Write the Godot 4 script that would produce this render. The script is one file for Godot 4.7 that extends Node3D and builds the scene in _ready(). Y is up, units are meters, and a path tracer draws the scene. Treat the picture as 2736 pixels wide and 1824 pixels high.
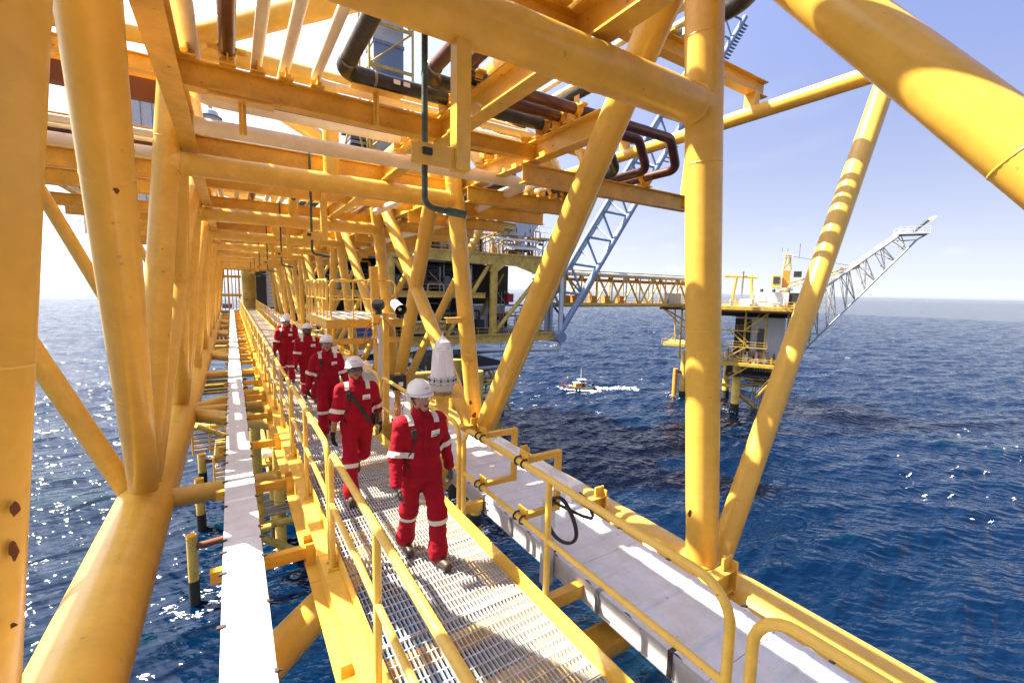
extends Node3D
# Bridge axes: u runs along the bridge away from the camera, v to its right, w up from the eye. Sea level is y = 0.
const EYE := 25.0
const L := 5.5
const U0 := 2.77
const SUN_TO := Vector3(-0.59, 1.0, -0.53)
const WALK := -2.63
const FRAMES := 11

var M := {}
var taken := {}
var rng := RandomNumberGenerator.new()
var waves := []
var foam_noise := FastNoiseLite.new()


func _ready() -> void:
	rng.seed = 20240
	# ---- camera, sky, sun, exposure
	var cam := Camera3D.new()
	cam.name = "camera"
	cam.fov = 75.3
	cam.near = 0.05
	cam.far = 60000.0
	var yaw := 0.5655
	var pitch := -0.1141
	var roll := -0.0222
	var f := Vector3(cos(pitch) * sin(yaw), sin(pitch), -cos(pitch) * cos(yaw))
	var r := Vector3(cos(yaw), 0, sin(yaw))
	var d := f.cross(r)
	cam.transform = Transform3D(Basis(r * cos(roll) + d * sin(roll), r * sin(roll) - d * cos(roll), -f), P(0, 0, 0))
	add_child(cam)
	cam.current = true
	var env := Environment.new()
	env.background_mode = Environment.BG_SKY
	env.sky = Sky.new()
	env.sky.sky_material = make_sky()
	env.tonemap_mode = Environment.TONE_MAPPER_LINEAR
	env.tonemap_exposure = 4.2
	env.sdfgi_enabled = true
	env.ssao_enabled = true
	env.ssil_enabled = true
	var we := WorldEnvironment.new()
	we.name = "environment"
	we.environment = env
	add_child(we)
	var sun := DirectionalLight3D.new()
	sun.name = "sun"
	sun.light_color = Color(1.0, 0.955, 0.88)
	sun.light_energy = 1.6
	sun.light_angular_distance = 0.53
	sun.shadow_enabled = true
	sun.look_at_from_position(SUN_TO, Vector3.ZERO, Vector3.UP)
	add_child(sun)
	# ---- the place
	make_materials()
	make_sea()
	make_truss()
	make_pipe_rack()
	make_walkway()
	make_trays()
	make_fittings()
	make_platform()
	make_jacket()
	make_far()
	make_boat()
	make_people()


func P(u: float, v: float, w: float) -> Vector3:
	return Vector3(v, EYE + w, -u)


# ------------------------------------------------------------------ mesh builder
class MB:
	var v := PackedVector3Array()
	var n := PackedVector3Array()
	var c := PackedColorArray()
	var uv := PackedVector2Array()
	var ix := PackedInt32Array()
	var col := Color.WHITE
	var colored := false

	func put(p: Vector3, nn: Vector3, t := Vector2.ZERO) -> int:
		v.append(p)
		n.append(nn)
		uv.append(t)
		if colored:
			c.append(col)
		return v.size() - 1

	func tri(a: int, b: int, d: int) -> void:      # wound so that the front is where the normals point
		if (v[b] - v[a]).cross(v[d] - v[a]).dot(n[a] + n[b] + n[d]) > 0:
			ix.append_array([a, d, b])
		else:
			ix.append_array([a, b, d])

	func quad(a: Vector3, b: Vector3, d: Vector3, e: Vector3) -> void:
		var nn := (b - a).cross(d - a).normalized()
		var i := put(a, nn, Vector2(0, 1))
		put(b, nn, Vector2(1, 1))
		put(d, nn, Vector2(1, 0))
		put(e, nn, Vector2(0, 0))
		ix.append_array([i, i + 2, i + 1, i, i + 3, i + 2])

	func box(o: Vector3, x: Vector3, y: Vector3, z: Vector3) -> void:   # half axes
		if x.cross(y).dot(z) < 0:
			z = -z
		for s in [[x, y, z], [y, z, x], [z, x, y]]:
			quad(o + s[2] - s[0] - s[1], o + s[2] + s[0] - s[1], o + s[2] + s[0] + s[1], o + s[2] - s[0] + s[1])
			quad(o - s[2] - s[0] + s[1], o - s[2] + s[0] + s[1], o - s[2] + s[0] - s[1], o - s[2] - s[0] - s[1])

	func cube(a: Vector3, b: Vector3) -> void:      # between two corners
		box((a + b) / 2, Vector3((b.x - a.x) / 2, 0, 0), Vector3(0, (b.y - a.y) / 2, 0), Vector3(0, 0, (b.z - a.z) / 2))

	func bar(a: Vector3, b: Vector3, w: float, h: float, up := Vector3.UP) -> void:
		var x := (b - a).normalized()
		if absf(x.dot(up)) > 0.99:
			up = Vector3.RIGHT
		var z := x.cross(up).normalized()
		var y := z.cross(x)
		box((a + b) / 2, (b - a) / 2, y * h / 2, z * w / 2)

	func ibeam(a: Vector3, b: Vector3, h: float, w: float, tf := 0.016, tw := 0.012, up := Vector3.UP) -> void:
		var x := (b - a).normalized()
		if absf(x.dot(up)) > 0.99:
			up = Vector3.RIGHT
		var y := (x.cross(up).normalized()).cross(x)
		bar(a + y * (h - tf) / 2, b + y * (h - tf) / 2, w, tf, y)
		bar(a - y * (h - tf) / 2, b - y * (h - tf) / 2, w, tf, y)
		bar(a, b, tw, h - 2 * tf, y)

	func tube(a: Vector3, b: Vector3, ra: float, rb := -1.0, seg := 20, caps := true) -> void:
		if rb < 0:
			rb = ra
		var x := (b - a).normalized()
		var s := x.cross(Vector3.UP if absf(x.y) < 0.95 else Vector3.RIGHT).normalized()
		var t := x.cross(s)
		var slope := (ra - rb) / maxf(a.distance_to(b), 1e-5)
		var base := v.size()
		for i in seg + 1:
			var an := TAU * i / seg
			var q := s * cos(an) + t * sin(an)
			var nn := (q + x * slope).normalized()
			put(a + q * ra, nn, Vector2(float(i) / seg, 0))
			put(b + q * rb, nn, Vector2(float(i) / seg, 1))
		for i in seg:
			var k := base + i * 2
			tri(k, k + 1, k + 3)
			tri(k, k + 3, k + 2)
		if caps:
			for e in [[a, ra, -x], [b, rb, x]]:
				if e[1] < 1e-4:
					continue
				var m := put(e[0], e[2])
				for i in seg:
					var an := TAU * i / seg
					put(e[0] + (s * cos(an) + t * sin(an)) * e[1], e[2])
				for i in seg:
					tri(m, m + 1 + i, m + 1 + (i + 1) % seg)

	func ring(o: Vector3, axis: Vector3, r: float, w: float, h := 0.008, seg := 24) -> void:   # a raised band round a tube
		var x := axis.normalized()
		tube(o - x * w / 2, o, r, r + h, seg, false)
		tube(o, o + x * w / 2, r + h, r, seg, false)

	func sweep(pts: PackedVector3Array, r: float, seg := 12, caps := true, r2 := -1.0) -> void:
		var x := (pts[1] - pts[0]).normalized()
		var s := x.cross(Vector3.UP if absf(x.y) < 0.95 else Vector3.RIGHT).normalized()
		var base := v.size()
		var last := pts.size() - 1
		for k in pts.size():
			var dd := (pts[mini(k + 1, last)] - pts[maxi(k - 1, 0)]).normalized()
			s = (s - dd * s.dot(dd)).normalized()
			var t := dd.cross(s)
			var rr := r if r2 < 0 else lerpf(r, r2, float(k) / last)
			for i in seg + 1:
				var an := TAU * i / seg
				var q := s * cos(an) + t * sin(an)
				put(pts[k] + q * rr, q)
		for k in last:
			for i in seg:
				var a := base + k * (seg + 1) + i
				tri(a, a + 1, a + seg + 2)
				tri(a, a + seg + 2, a + seg + 1)
		if caps:
			for k in [0, last]:
				var dd: Vector3 = (pts[k] - pts[1 if k == 0 else last - 1]).normalized()
				var m := put(pts[k], dd)
				for i in seg:
					put(v[base + k * (seg + 1) + i], dd)
				for i in seg:
					tri(m, m + 1 + i, m + 1 + (i + 1) % seg)

	func lathe(o: Vector3, axis: Vector3, prof: Array, seg := 24) -> void:   # [radius, height] pairs
		var y := axis.normalized()
		var s := y.cross(Vector3.RIGHT if absf(y.x) < 0.9 else Vector3.UP).normalized()
		var t := y.cross(s)
		for k in prof.size() - 1:
			var d := Vector2(prof[k + 1][0] - prof[k][0], prof[k + 1][1] - prof[k][1])
			var nx := Vector2(d.y, -d.x).normalized()
			var base := v.size()
			for i in seg + 1:
				var an := TAU * i / seg
				var q := s * cos(an) + t * sin(an)
				var nn := q * nx.x + y * nx.y
				put(o + q * prof[k][0] + y * prof[k][1], nn)
				put(o + q * prof[k + 1][0] + y * prof[k + 1][1], nn)
			for i in seg:
				var a := base + i * 2
				tri(a, a + 1, a + 3)
				tri(a, a + 3, a + 2)

	func prism(poly: PackedVector2Array, o: Vector3, x: Vector3, y: Vector3, depth: Vector3) -> void:
		var tris := Geometry2D.triangulate_polygon(poly)
		var at := func(p: Vector2) -> Vector3: return o + x * p.x + y * p.y
		for side in 2:
			var nn := depth.normalized() * (1.0 if side else -1.0)
			var base := v.size()
			for p in poly:
				put(at.call(p) + depth * side, nn, p)
			for k in range(0, tris.size(), 3):
				tri(base + tris[k], base + tris[k + 1], base + tris[k + 2])
		var mid := Vector2.ZERO
		for p in poly:
			mid += p / poly.size()
		for k in poly.size():
			var a: Vector3 = at.call(poly[k])
			var b: Vector3 = at.call(poly[(k + 1) % poly.size()])
			var nn := (b - a).cross(depth).normalized()
			if Geometry2D.is_polygon_clockwise(poly) == (x.cross(y).dot(depth) > 0):
				nn = -nn
			var i := put(a, nn)
			put(b, nn)
			put(b + depth, nn)
			put(a + depth, nn)
			tri(i, i + 1, i + 2)
			tri(i, i + 2, i + 3)

	func mesh(off := Vector3.ZERO) -> ArrayMesh:
		if off != Vector3.ZERO:
			for i in v.size():
				v[i] -= off
		var a := []
		a.resize(Mesh.ARRAY_MAX)
		a[Mesh.ARRAY_VERTEX] = v
		a[Mesh.ARRAY_NORMAL] = n
		a[Mesh.ARRAY_TEX_UV] = uv
		if colored:
			a[Mesh.ARRAY_COLOR] = c
		a[Mesh.ARRAY_INDEX] = ix
		var m := ArrayMesh.new()
		m.add_surface_from_arrays(Mesh.PRIMITIVE_TRIANGLES, a)
		return m


func bend(pts: Array, rad: float, steps := 6) -> PackedVector3Array:     # rounds the corners of a line
	var o := PackedVector3Array([pts[0]])
	for k in range(1, pts.size() - 1):
		var p: Vector3 = pts[k]
		var a: Vector3 = pts[k - 1] - p
		var b: Vector3 = pts[k + 1] - p
		var half := a.angle_to(b) / 2
		if half > 1.5:
			o.append(p)
			continue
		var cut := minf(rad / tan(half), minf(a.length(), b.length()) * 0.49)
		var rr := cut * tan(half)
		var mid := (a.normalized() + b.normalized()).normalized()
		var ctr := p + mid * rr / sin(half)
		var e0 := p + a.normalized() * cut - ctr
		var e1 := p + b.normalized() * cut - ctr
		for i in steps + 1:
			o.append(ctr + e0.slerp(e1, float(i) / steps))
	o.append(pts[-1])
	return o


# ------------------------------------------------------------------ things and parts
func numbered(called: String) -> String:
	taken[called] = taken.get(called, -1) + 1
	return called if taken[called] == 0 else "%s_%03d" % [called, taken[called]]


func tag(o: Node3D, label: String, category: String, group := "", kind := "") -> void:
	o.set_meta("label", label)
	if category:
		o.set_meta("category", category)
	if group:
		o.set_meta("group", group)
	if kind:
		o.set_meta("kind", kind)


func thing(called: String, label: String, category: String, at := Vector3.ZERO, group := "") -> Node3D:
	var o := Node3D.new()
	o.name = numbered(called)
	o.position = at
	tag(o, label, category, group)
	add_child(o)
	return o


func part(called: String, b: MB, m: Material, parent: Node3D, kind := "") -> MeshInstance3D:
	var off := Vector3.ZERO
	var q: Node = parent
	while q != self:
		off += (q as Node3D).position
		q = q.get_parent()
	var o := MeshInstance3D.new()
	o.name = called
	o.mesh = b.mesh(off)
	o.material_override = null
	o.mesh.surface_set_material(0, m)
	if kind:
		o.set_meta("kind", kind)
	parent.add_child(o, true)
	return o


func single(called: String, b: MB, m: Material, at: Vector3, label: String, category: String, group := "") -> MeshInstance3D:
	var o := MeshInstance3D.new()
	o.name = numbered(called)
	o.mesh = b.mesh(at)
	o.mesh.surface_set_material(0, m)
	o.position = at
	tag(o, label, category, group)
	add_child(o)
	return o


func tube_part(called: String, a: Vector3, b: Vector3, r: float, m: Material, parent: Node3D, seg := 28) -> MeshInstance3D:
	var k := MB.new()
	k.tube(a, b, r, r, seg)
	return part(called, k, m, parent)


# ------------------------------------------------------------------ materials
func lin(r: float, g: float, b: float) -> Color:
	return Color(r, g, b).linear_to_srgb()


func noise(freq: float, s: int, oct := 4, kind := FastNoiseLite.TYPE_SIMPLEX_SMOOTH) -> FastNoiseLite:
	var z := FastNoiseLite.new()
	z.noise_type = kind
	z.seed = s
	z.frequency = freq
	z.fractal_octaves = oct
	return z


# paint: a base colour with a faint mottling, chalky runs and a few rust specks
func paint_texture(base: Color, vary: float, rust: float, s: int, size := 512, streak := 0.0) -> ImageTexture:
	var a := noise(0.012, s).get_seamless_image(size, size)
	var b := noise(0.06, s + 7, 3).get_seamless_image(size, size)
	var g := noise(0.035, s + 13, 5).get_seamless_image(size, size)
	var im := Image.create(size, size, false, Image.FORMAT_RGB8)
	var rc := Color(0.25, 0.11, 0.05)
	for y in size:
		for x in size:
			var t := (a.get_pixel(x, y).r - 0.5) * 1.3 + (b.get_pixel(x, y).r - 0.5) * 0.7
			var st := (a.get_pixel(x, (y / 12) % size).r - 0.5) * streak
			var k := 1.0 + vary * (t + st)
			var q := Color(base.r * k, base.g * k, base.b * (k + vary * t * 0.6))
			var rr := g.get_pixel(x, y).r + 0.25 * (b.get_pixel(x, y).r - 0.5)
			if rr > 1.0 - rust:
				q = q.lerp(rc, clampf((rr - 1.0 + rust) * 9.0, 0, 0.85))
			im.set_pixel(x, y, q)
	return ImageTexture.create_from_image(im)


func mat(key: String, col: Color, rough: float, metal := 0.0, spec := 0.5) -> StandardMaterial3D:
	var m := StandardMaterial3D.new()
	m.resource_name = key
	m.albedo_color = col
	m.roughness = rough
	m.metallic = metal
	m.metallic_specular = spec
	M[key] = m
	return m


func tex(m: StandardMaterial3D, t: Texture2D, scale: float) -> StandardMaterial3D:
	m.albedo_color = Color.WHITE
	m.albedo_texture = t
	m.uv1_triplanar = true
	m.uv1_world_triplanar = true
	m.uv1_scale = Vector3.ONE * scale
	return m


func bumpy(m: StandardMaterial3D, n: FastNoiseLite, deep: float, size := 256) -> void:
	var t := NoiseTexture2D.new()
	t.width = size
	t.height = size
	t.seamless = true
	t.noise = n
	m.heightmap_enabled = true
	m.heightmap_texture = t
	m.heightmap_scale = deep


func make_materials() -> void:
	var y := lin(0.71, 0.425, 0.062)
	bumpy(tex(mat("yellow", y, 0.30), paint_texture(y, 0.09, 0.085, 3, 512, 0.5), 0.35), noise(0.05, 5, 3), 0.12)
	var o := lin(0.68, 0.385, 0.042)
	tex(mat("beam", o, 0.42), paint_texture(o, 0.12, 0.13, 23), 0.4)
	var ry := lin(0.72, 0.46, 0.07)
	tex(mat("rail", ry, 0.32), paint_texture(ry, 0.10, 0.15, 31), 0.9)
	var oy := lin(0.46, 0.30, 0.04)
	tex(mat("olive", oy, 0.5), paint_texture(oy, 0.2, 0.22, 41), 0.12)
	var py := lin(0.62, 0.40, 0.07)
	tex(mat("deck_yellow", py, 0.5), paint_texture(py, 0.2, 0.2, 43), 0.1)
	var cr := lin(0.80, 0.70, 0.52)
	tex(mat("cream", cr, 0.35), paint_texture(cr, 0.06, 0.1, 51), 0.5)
	var br := lin(0.085, 0.03, 0.017)
	tex(mat("brown", br, 0.28), paint_texture(br, 0.4, 0.1, 61, 256), 1.0)
	var bk := lin(0.022, 0.024, 0.022)
	bumpy(tex(mat("wrap", bk, 0.42), paint_texture(bk, 0.6, 0.05, 71, 256), 0.9), noise(0.04, 73, 3), 0.5)
	mat("black", lin(0.012, 0.012, 0.013), 0.45)
	var gn := lin(0.05, 0.085, 0.065)
	tex(mat("conduit", gn, 0.5), paint_texture(gn, 0.6, 0.16, 81, 256), 2.0)
	var gv := lin(0.58, 0.56, 0.54)
	tex(mat("grating", gv, 0.36, 0.35), paint_texture(gv, 0.16, 0.15, 91, 256), 1.4)
	var tr := lin(0.58, 0.585, 0.59)
	tex(mat("tray", tr, 0.42, 0.0), paint_texture(tr, 0.07, 0.1, 101, 512, 0.6), 0.5)
	mat("clip", lin(0.05, 0.04, 0.035), 0.6, 0.3)
	var st := lin(0.30, 0.29, 0.28)
	tex(mat("steel", st, 0.4, 0.6), paint_texture(st, 0.3, 0.25, 111, 256), 1.0)
	mat("rust", lin(0.17, 0.055, 0.02), 0.85)
	mat("grey_blue", lin(0.20, 0.26, 0.36), 0.5)
	mat("pale_grey", lin(0.52, 0.54, 0.55), 0.5)
	mat("white", lin(0.78, 0.77, 0.74), 0.4)
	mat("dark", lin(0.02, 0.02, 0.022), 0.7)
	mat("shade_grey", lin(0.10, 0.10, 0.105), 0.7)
	mat("blue", lin(0.02, 0.07, 0.26), 0.45)
	mat("red", lin(0.45, 0.03, 0.03), 0.5)
	mat("teal", lin(0.05, 0.22, 0.32), 0.5)
	mat("orange", lin(0.62, 0.24, 0.03), 0.5)
	mat("marine", lin(0.02, 0.018, 0.012), 0.9)
	var gl := mat("glass", Color(1, 1, 1, 0.12), 0.05)
	gl.transparency = BaseMaterial3D.TRANSPARENCY_ALPHA
	var dg := mat("dark_glass", lin(0.015, 0.02, 0.025), 0.08)
	dg.metallic_specular = 0.8
	var lens := mat("lens", Color(0.93, 0.94, 0.95, 0.82), 0.3)
	lens.transparency = BaseMaterial3D.TRANSPARENCY_ALPHA
	var lamp := mat("lamp_glow", Color(1, 0.95, 0.85), 0.4)
	lamp.emission_enabled = true
	lamp.emission = Color(1, 0.93, 0.8)
	lamp.emission_energy_multiplier = 1.0
	var fl := mat("flame_glow", Color(1, 0.8, 0.4), 0.8)
	fl.emission_enabled = true
	fl.emission = Color(1, 0.72, 0.3)
	fl.emission_energy_multiplier = 2.0
	var vc := mat("painted", Color.WHITE, 0.5)
	vc.vertex_color_use_as_albedo = true
	var foam := mat("foam", lin(0.85, 0.87, 0.88), 0.9)
	foam.metallic_specular = 0.2


func make_sky() -> PanoramaSkyMaterial:
	var wd := 1024
	var ht := 512
	var im := Image.create(wd, ht, false, Image.FORMAT_RGBF)
	var cl := noise(1.6, 404, 5)
	var wisp := noise(2.2, 808, 5)
	var sd := SUN_TO.normalized()
	for y in ht:
		var el := (0.5 - (y + 0.5) / ht) * PI
		for x in wd:
			var az := (x + 0.5) / wd * TAU
			var dir := Vector3(sin(az) * cos(el), sin(el), -cos(az) * cos(el))
			var h := maxf(dir.y, 0.0)
			var cosg := dir.dot(sd)
			var c := Color(0.034, 0.072, 0.25).lerp(Color(0.31, 0.335, 0.37), clampf(0.98 * exp(-h * 3.1) - 0.05 * h, 0, 1))
			c = c.lerp(Color(0.335, 0.35, 0.37), exp(-h * 16.0))
			var g := pow(maxf(0.5 + 0.5 * cosg, 0.0), 6.0)
			c += Color(0.42, 0.42, 0.41) * (g * 3.0 + 1.2 * pow(maxf(cosg, 0.0), 14.0)) * (0.6 + 0.4 * exp(-h * 1.2))
			if dir.y > 0.01:
				var q := Vector3(dir.x / (dir.y + 0.12), dir.z / (dir.y + 0.12), 0.0)
				var ci := smoothstep(0.12, 0.62, cl.get_noise_3d(q.x * 0.55, q.y * 0.3, 3.0)) * 0.5 * smoothstep(0.02, 0.2, dir.y)
				c = c.lerp(Color(0.36, 0.37, 0.39), ci * 0.6)
				var low := smoothstep(0.28, 0.6, wisp.get_noise_3d(az * 2.2, el * 16.0, 9.0)) * smoothstep(0.0, 0.03, dir.y) * smoothstep(0.16, 0.06, dir.y)
				c = c.lerp(Color(0.39, 0.39, 0.395), low * 0.7)
			if dir.y < 0.0:
				c = c.lerp(Color(0.03, 0.07, 0.15), smoothstep(0.0, -0.08, dir.y))
			im.set_pixel(x, y, c * 0.70)
	var m := PanoramaSkyMaterial.new()
	m.panorama = ImageTexture.create_from_image(im)
	return m


# ------------------------------------------------------------------ sea
func wave_h(x: float, z: float, far: float) -> float:
	var h := 0.0
	for q in waves:
		var k: float = smoothstep(0.0, 1.0, q[4] / maxf(far, 0.01) - 1.0)
		if k > 0.0:
			var ph: float = x * q[0] + z * q[1] + q[3]
			h += k * q[2] * (1.0 - 1.35 * absf(sin(ph * 0.5)) if q[5] else sin(ph))
	return h


func make_sea() -> void:
	# wind sea running from ahead on the left: many crossing trains, the short ones fading where they can no longer be told apart
	var wr := RandomNumberGenerator.new()
	wr.seed = 77
	for k in 24:
		var len := 1.6 * pow(1.13, k)
		var a := -0.5 + wr.randf_range(-0.85, 0.85)
		waves.append([TAU / len * sin(a), TAU / len * cos(a), 0.021 * pow(len, 0.72) * (1.0 if len < 9.0 else 0.62), wr.randf() * TAU, 0.0035 / len, k % 3 != 1])
	for q in waves:
		q[4] = (TAU / Vector2(q[0], q[1]).length()) * 200.0
	var patch := noise(0.035, 909, 3)
	var fine := noise(0.16, 911, 3)
	var cap := noise(0.05, 915, 4)
	var b := MB.new()
	b.colored = true
	var rings := 800
	var cols := 720
	var grid := []
	var deep := Color(0.0009, 0.0088, 0.0300)
	var radii := PackedFloat32Array()
	var rad := 6.0
	for i in rings:
		radii.append(rad)
		rad *= 1.0066 if rad < 850.0 else 1.09
	# directions: fine ahead of the camera, coarse behind
	for i in rings:
		var rr: float = radii[i]
		var step := rr * 0.011
		for j in cols:
			var t := float(j) / (cols - 1)
			var az := lerpf(-1.05, 1.75, (t - 0.04) / 0.92) if t > 0.04 and t < 0.96 else (lerpf(-PI - 0.6, -1.05, t / 0.04) if t <= 0.04 else lerpf(1.75, PI - 0.6, (t - 0.96) / 0.04))
			var x := rr * sin(az)
			var z := -rr * cos(az)
			var h := 0.0
			if rr < 2500.0:
				h = wave_h(x, z, rr) * (1.0 + 0.5 * patch.get_noise_2d(x, z))
				h += 0.10 * fine.get_noise_2d(x, z * 0.6) * smoothstep(120.0, 40.0, rr)
			b.v.append(Vector3(x, h, z))
			b.n.append(Vector3.UP)
			b.uv.append(Vector2(x, z))
			var tone := 0.5 + 0.5 * patch.get_noise_2d(x * 0.25, z * 0.25)
			var teal := smoothstep(60.0, 25.0, rr) * 0.5
			b.c.append(deep.lerp(Color(0.0011, 0.0135, 0.0300), clampf(tone * 0.6 + h * 0.5 + teal * 0.4, 0, 1)))
	for i in rings - 1:
		for j in cols - 1:
			var k := i * cols + j
			b.ix.append_array([k, k + cols + 1, k + 1, k, k + cols, k + cols + 1])
	# smooth normals from neighbours
	for i in range(0, rings):
		for j in range(0, cols):
			var k := i * cols + j
			var dx: Vector3 = b.v[i * cols + mini(j + 1, cols - 1)] - b.v[i * cols + maxi(j - 1, 0)]
			var dz: Vector3 = b.v[mini(i + 1, rings - 1) * cols + j] - b.v[maxi(i - 1, 0) * cols + j]
			var nn := dx.cross(dz)
			if nn.y < 0:
				nn = -nn
			b.n[k] = nn.normalized()
	var m := mat("water", Color.WHITE, 0.075)
	m.vertex_color_use_as_albedo = true
	m.metallic_specular = 0.33
	m.uv1_triplanar = true
	m.uv1_world_triplanar = true
	m.uv1_scale = Vector3.ONE / 27.0
	m.heightmap_enabled = true
	m.heightmap_texture = ripples(wr)
	m.heightmap_scale = 52.0
	var o := MeshInstance3D.new()
	o.name = "sea"
	o.mesh = b.mesh()
	o.mesh.surface_set_material(0, m)
	tag(o, "deep blue open sea with small wind waves", "", "", "structure")
	add_child(o)
	# whitecaps
	var fb := MB.new()
	for k in 1700:
		var rr := 70.0 * pow(1.0 / (1.0 - wr.randf() * 0.93), 1.0)
		var az := wr.randf_range(-0.5, 1.5)
		var x := rr * sin(az)
		var z := -rr * cos(az)
		if cap.get_noise_2d(x * 0.3, z * 0.3) < 0.12:
			continue
		var size := pow(wr.randf(), 2.0) * 0.6 * (0.6 + rr * 0.0025) + 0.08
		foam_patch(fb, x, z, size * wr.randf_range(2.0, 5.0), size * 0.42, wr, rr)
	var fo := part("whitecaps", fb, M["foam"], o, "stuff")
	fo.set_meta("kind", "stuff")


func ripples(wr: RandomNumberGenerator) -> ImageTexture:
	# a seamless patch of short-crested wind ripples: whole numbers of waves across the tile
	var n := 400
	var h := PackedFloat32Array()
	h.resize(n * n)
	for k in 34:
		var f := 5.0 * pow(1.078, k)
		var a := 2.07 + wr.randf_range(-0.85, 0.85)
		var fx := roundf(f * cos(a))
		var fy := roundf(f * sin(a))
		var amp := pow(maxf(Vector2(fx, fy).length(), 1.0), -1.0)
		var ph := wr.randf() * TAU
		var sharp := k % 2 == 0
		for y in n:
			var b := TAU * fy * y / n + ph
			for x in n:
				var q := sin(TAU * fx * x / n + b)
				h[y * n + x] += amp * (1.0 - 2.0 * absf(q) if sharp and k % 4 == 0 else q)
	var im := Image.create(n, n, false, Image.FORMAT_RF)
	for y in n:
		for x in n:
			im.set_pixel(x, y, Color(0.5 + 0.5 * h[y * n + x], 0, 0))
	return ImageTexture.create_from_image(im)


func foam_patch(fb: MB, x: float, z: float, la: float, lb: float, wr: RandomNumberGenerator, far: float) -> void:
	var tilt := wr.randf_range(-0.5, 0.5) + 0.35
	var nn := 9
	for strand in 3:
		var ox := wr.randf_range(-0.5, 0.5) * la
		var oz := wr.randf_range(-0.8, 0.8) * lb
		var k := wr.randf_range(0.35, 1.0)
		var base := fb.v.size()
		fb.put(Vector3(x + ox, wave_h(x + ox, z + oz, far) + 0.05, z + oz), Vector3.UP)
		for i in nn:
			var an := TAU * i / nn
			var e := wr.randf_range(0.35, 1.0) * k
			var p := Vector2(cos(an) * la * 0.5 * e, sin(an) * lb * 0.5 * e).rotated(tilt)
			fb.put(Vector3(x + ox + p.x, wave_h(x + ox + p.x, z + oz + p.y, far) + 0.04, z + oz + p.y), Vector3.UP)
		for i in nn:
			fb.tri(base, base + 1 + i, base + 1 + (i + 1) % nn)


# ------------------------------------------------------------------ the bridge
func fu(i: float) -> float:
	return U0 + L * i


func side(left: bool, w: float) -> float:      # v of a truss side at height w
	return lerpf(-1.215, -0.705, (w + 3.212) / 4.958) if left else lerpf(4.382, 3.845, (w + 3.212) / 4.958)


func S(left: bool, i: float, w: float) -> Vector3:
	return P(fu(i), side(left, w), w)


func seam(o: Node3D, a: Vector3, b: Vector3, t: float, r: float) -> void:
	var k := MB.new()
	k.ring(a.lerp(b, t), b - a, r - 0.002, 0.03, 0.006, 28)
	part("weld_seam", k, M["yellow"], o)


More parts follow.
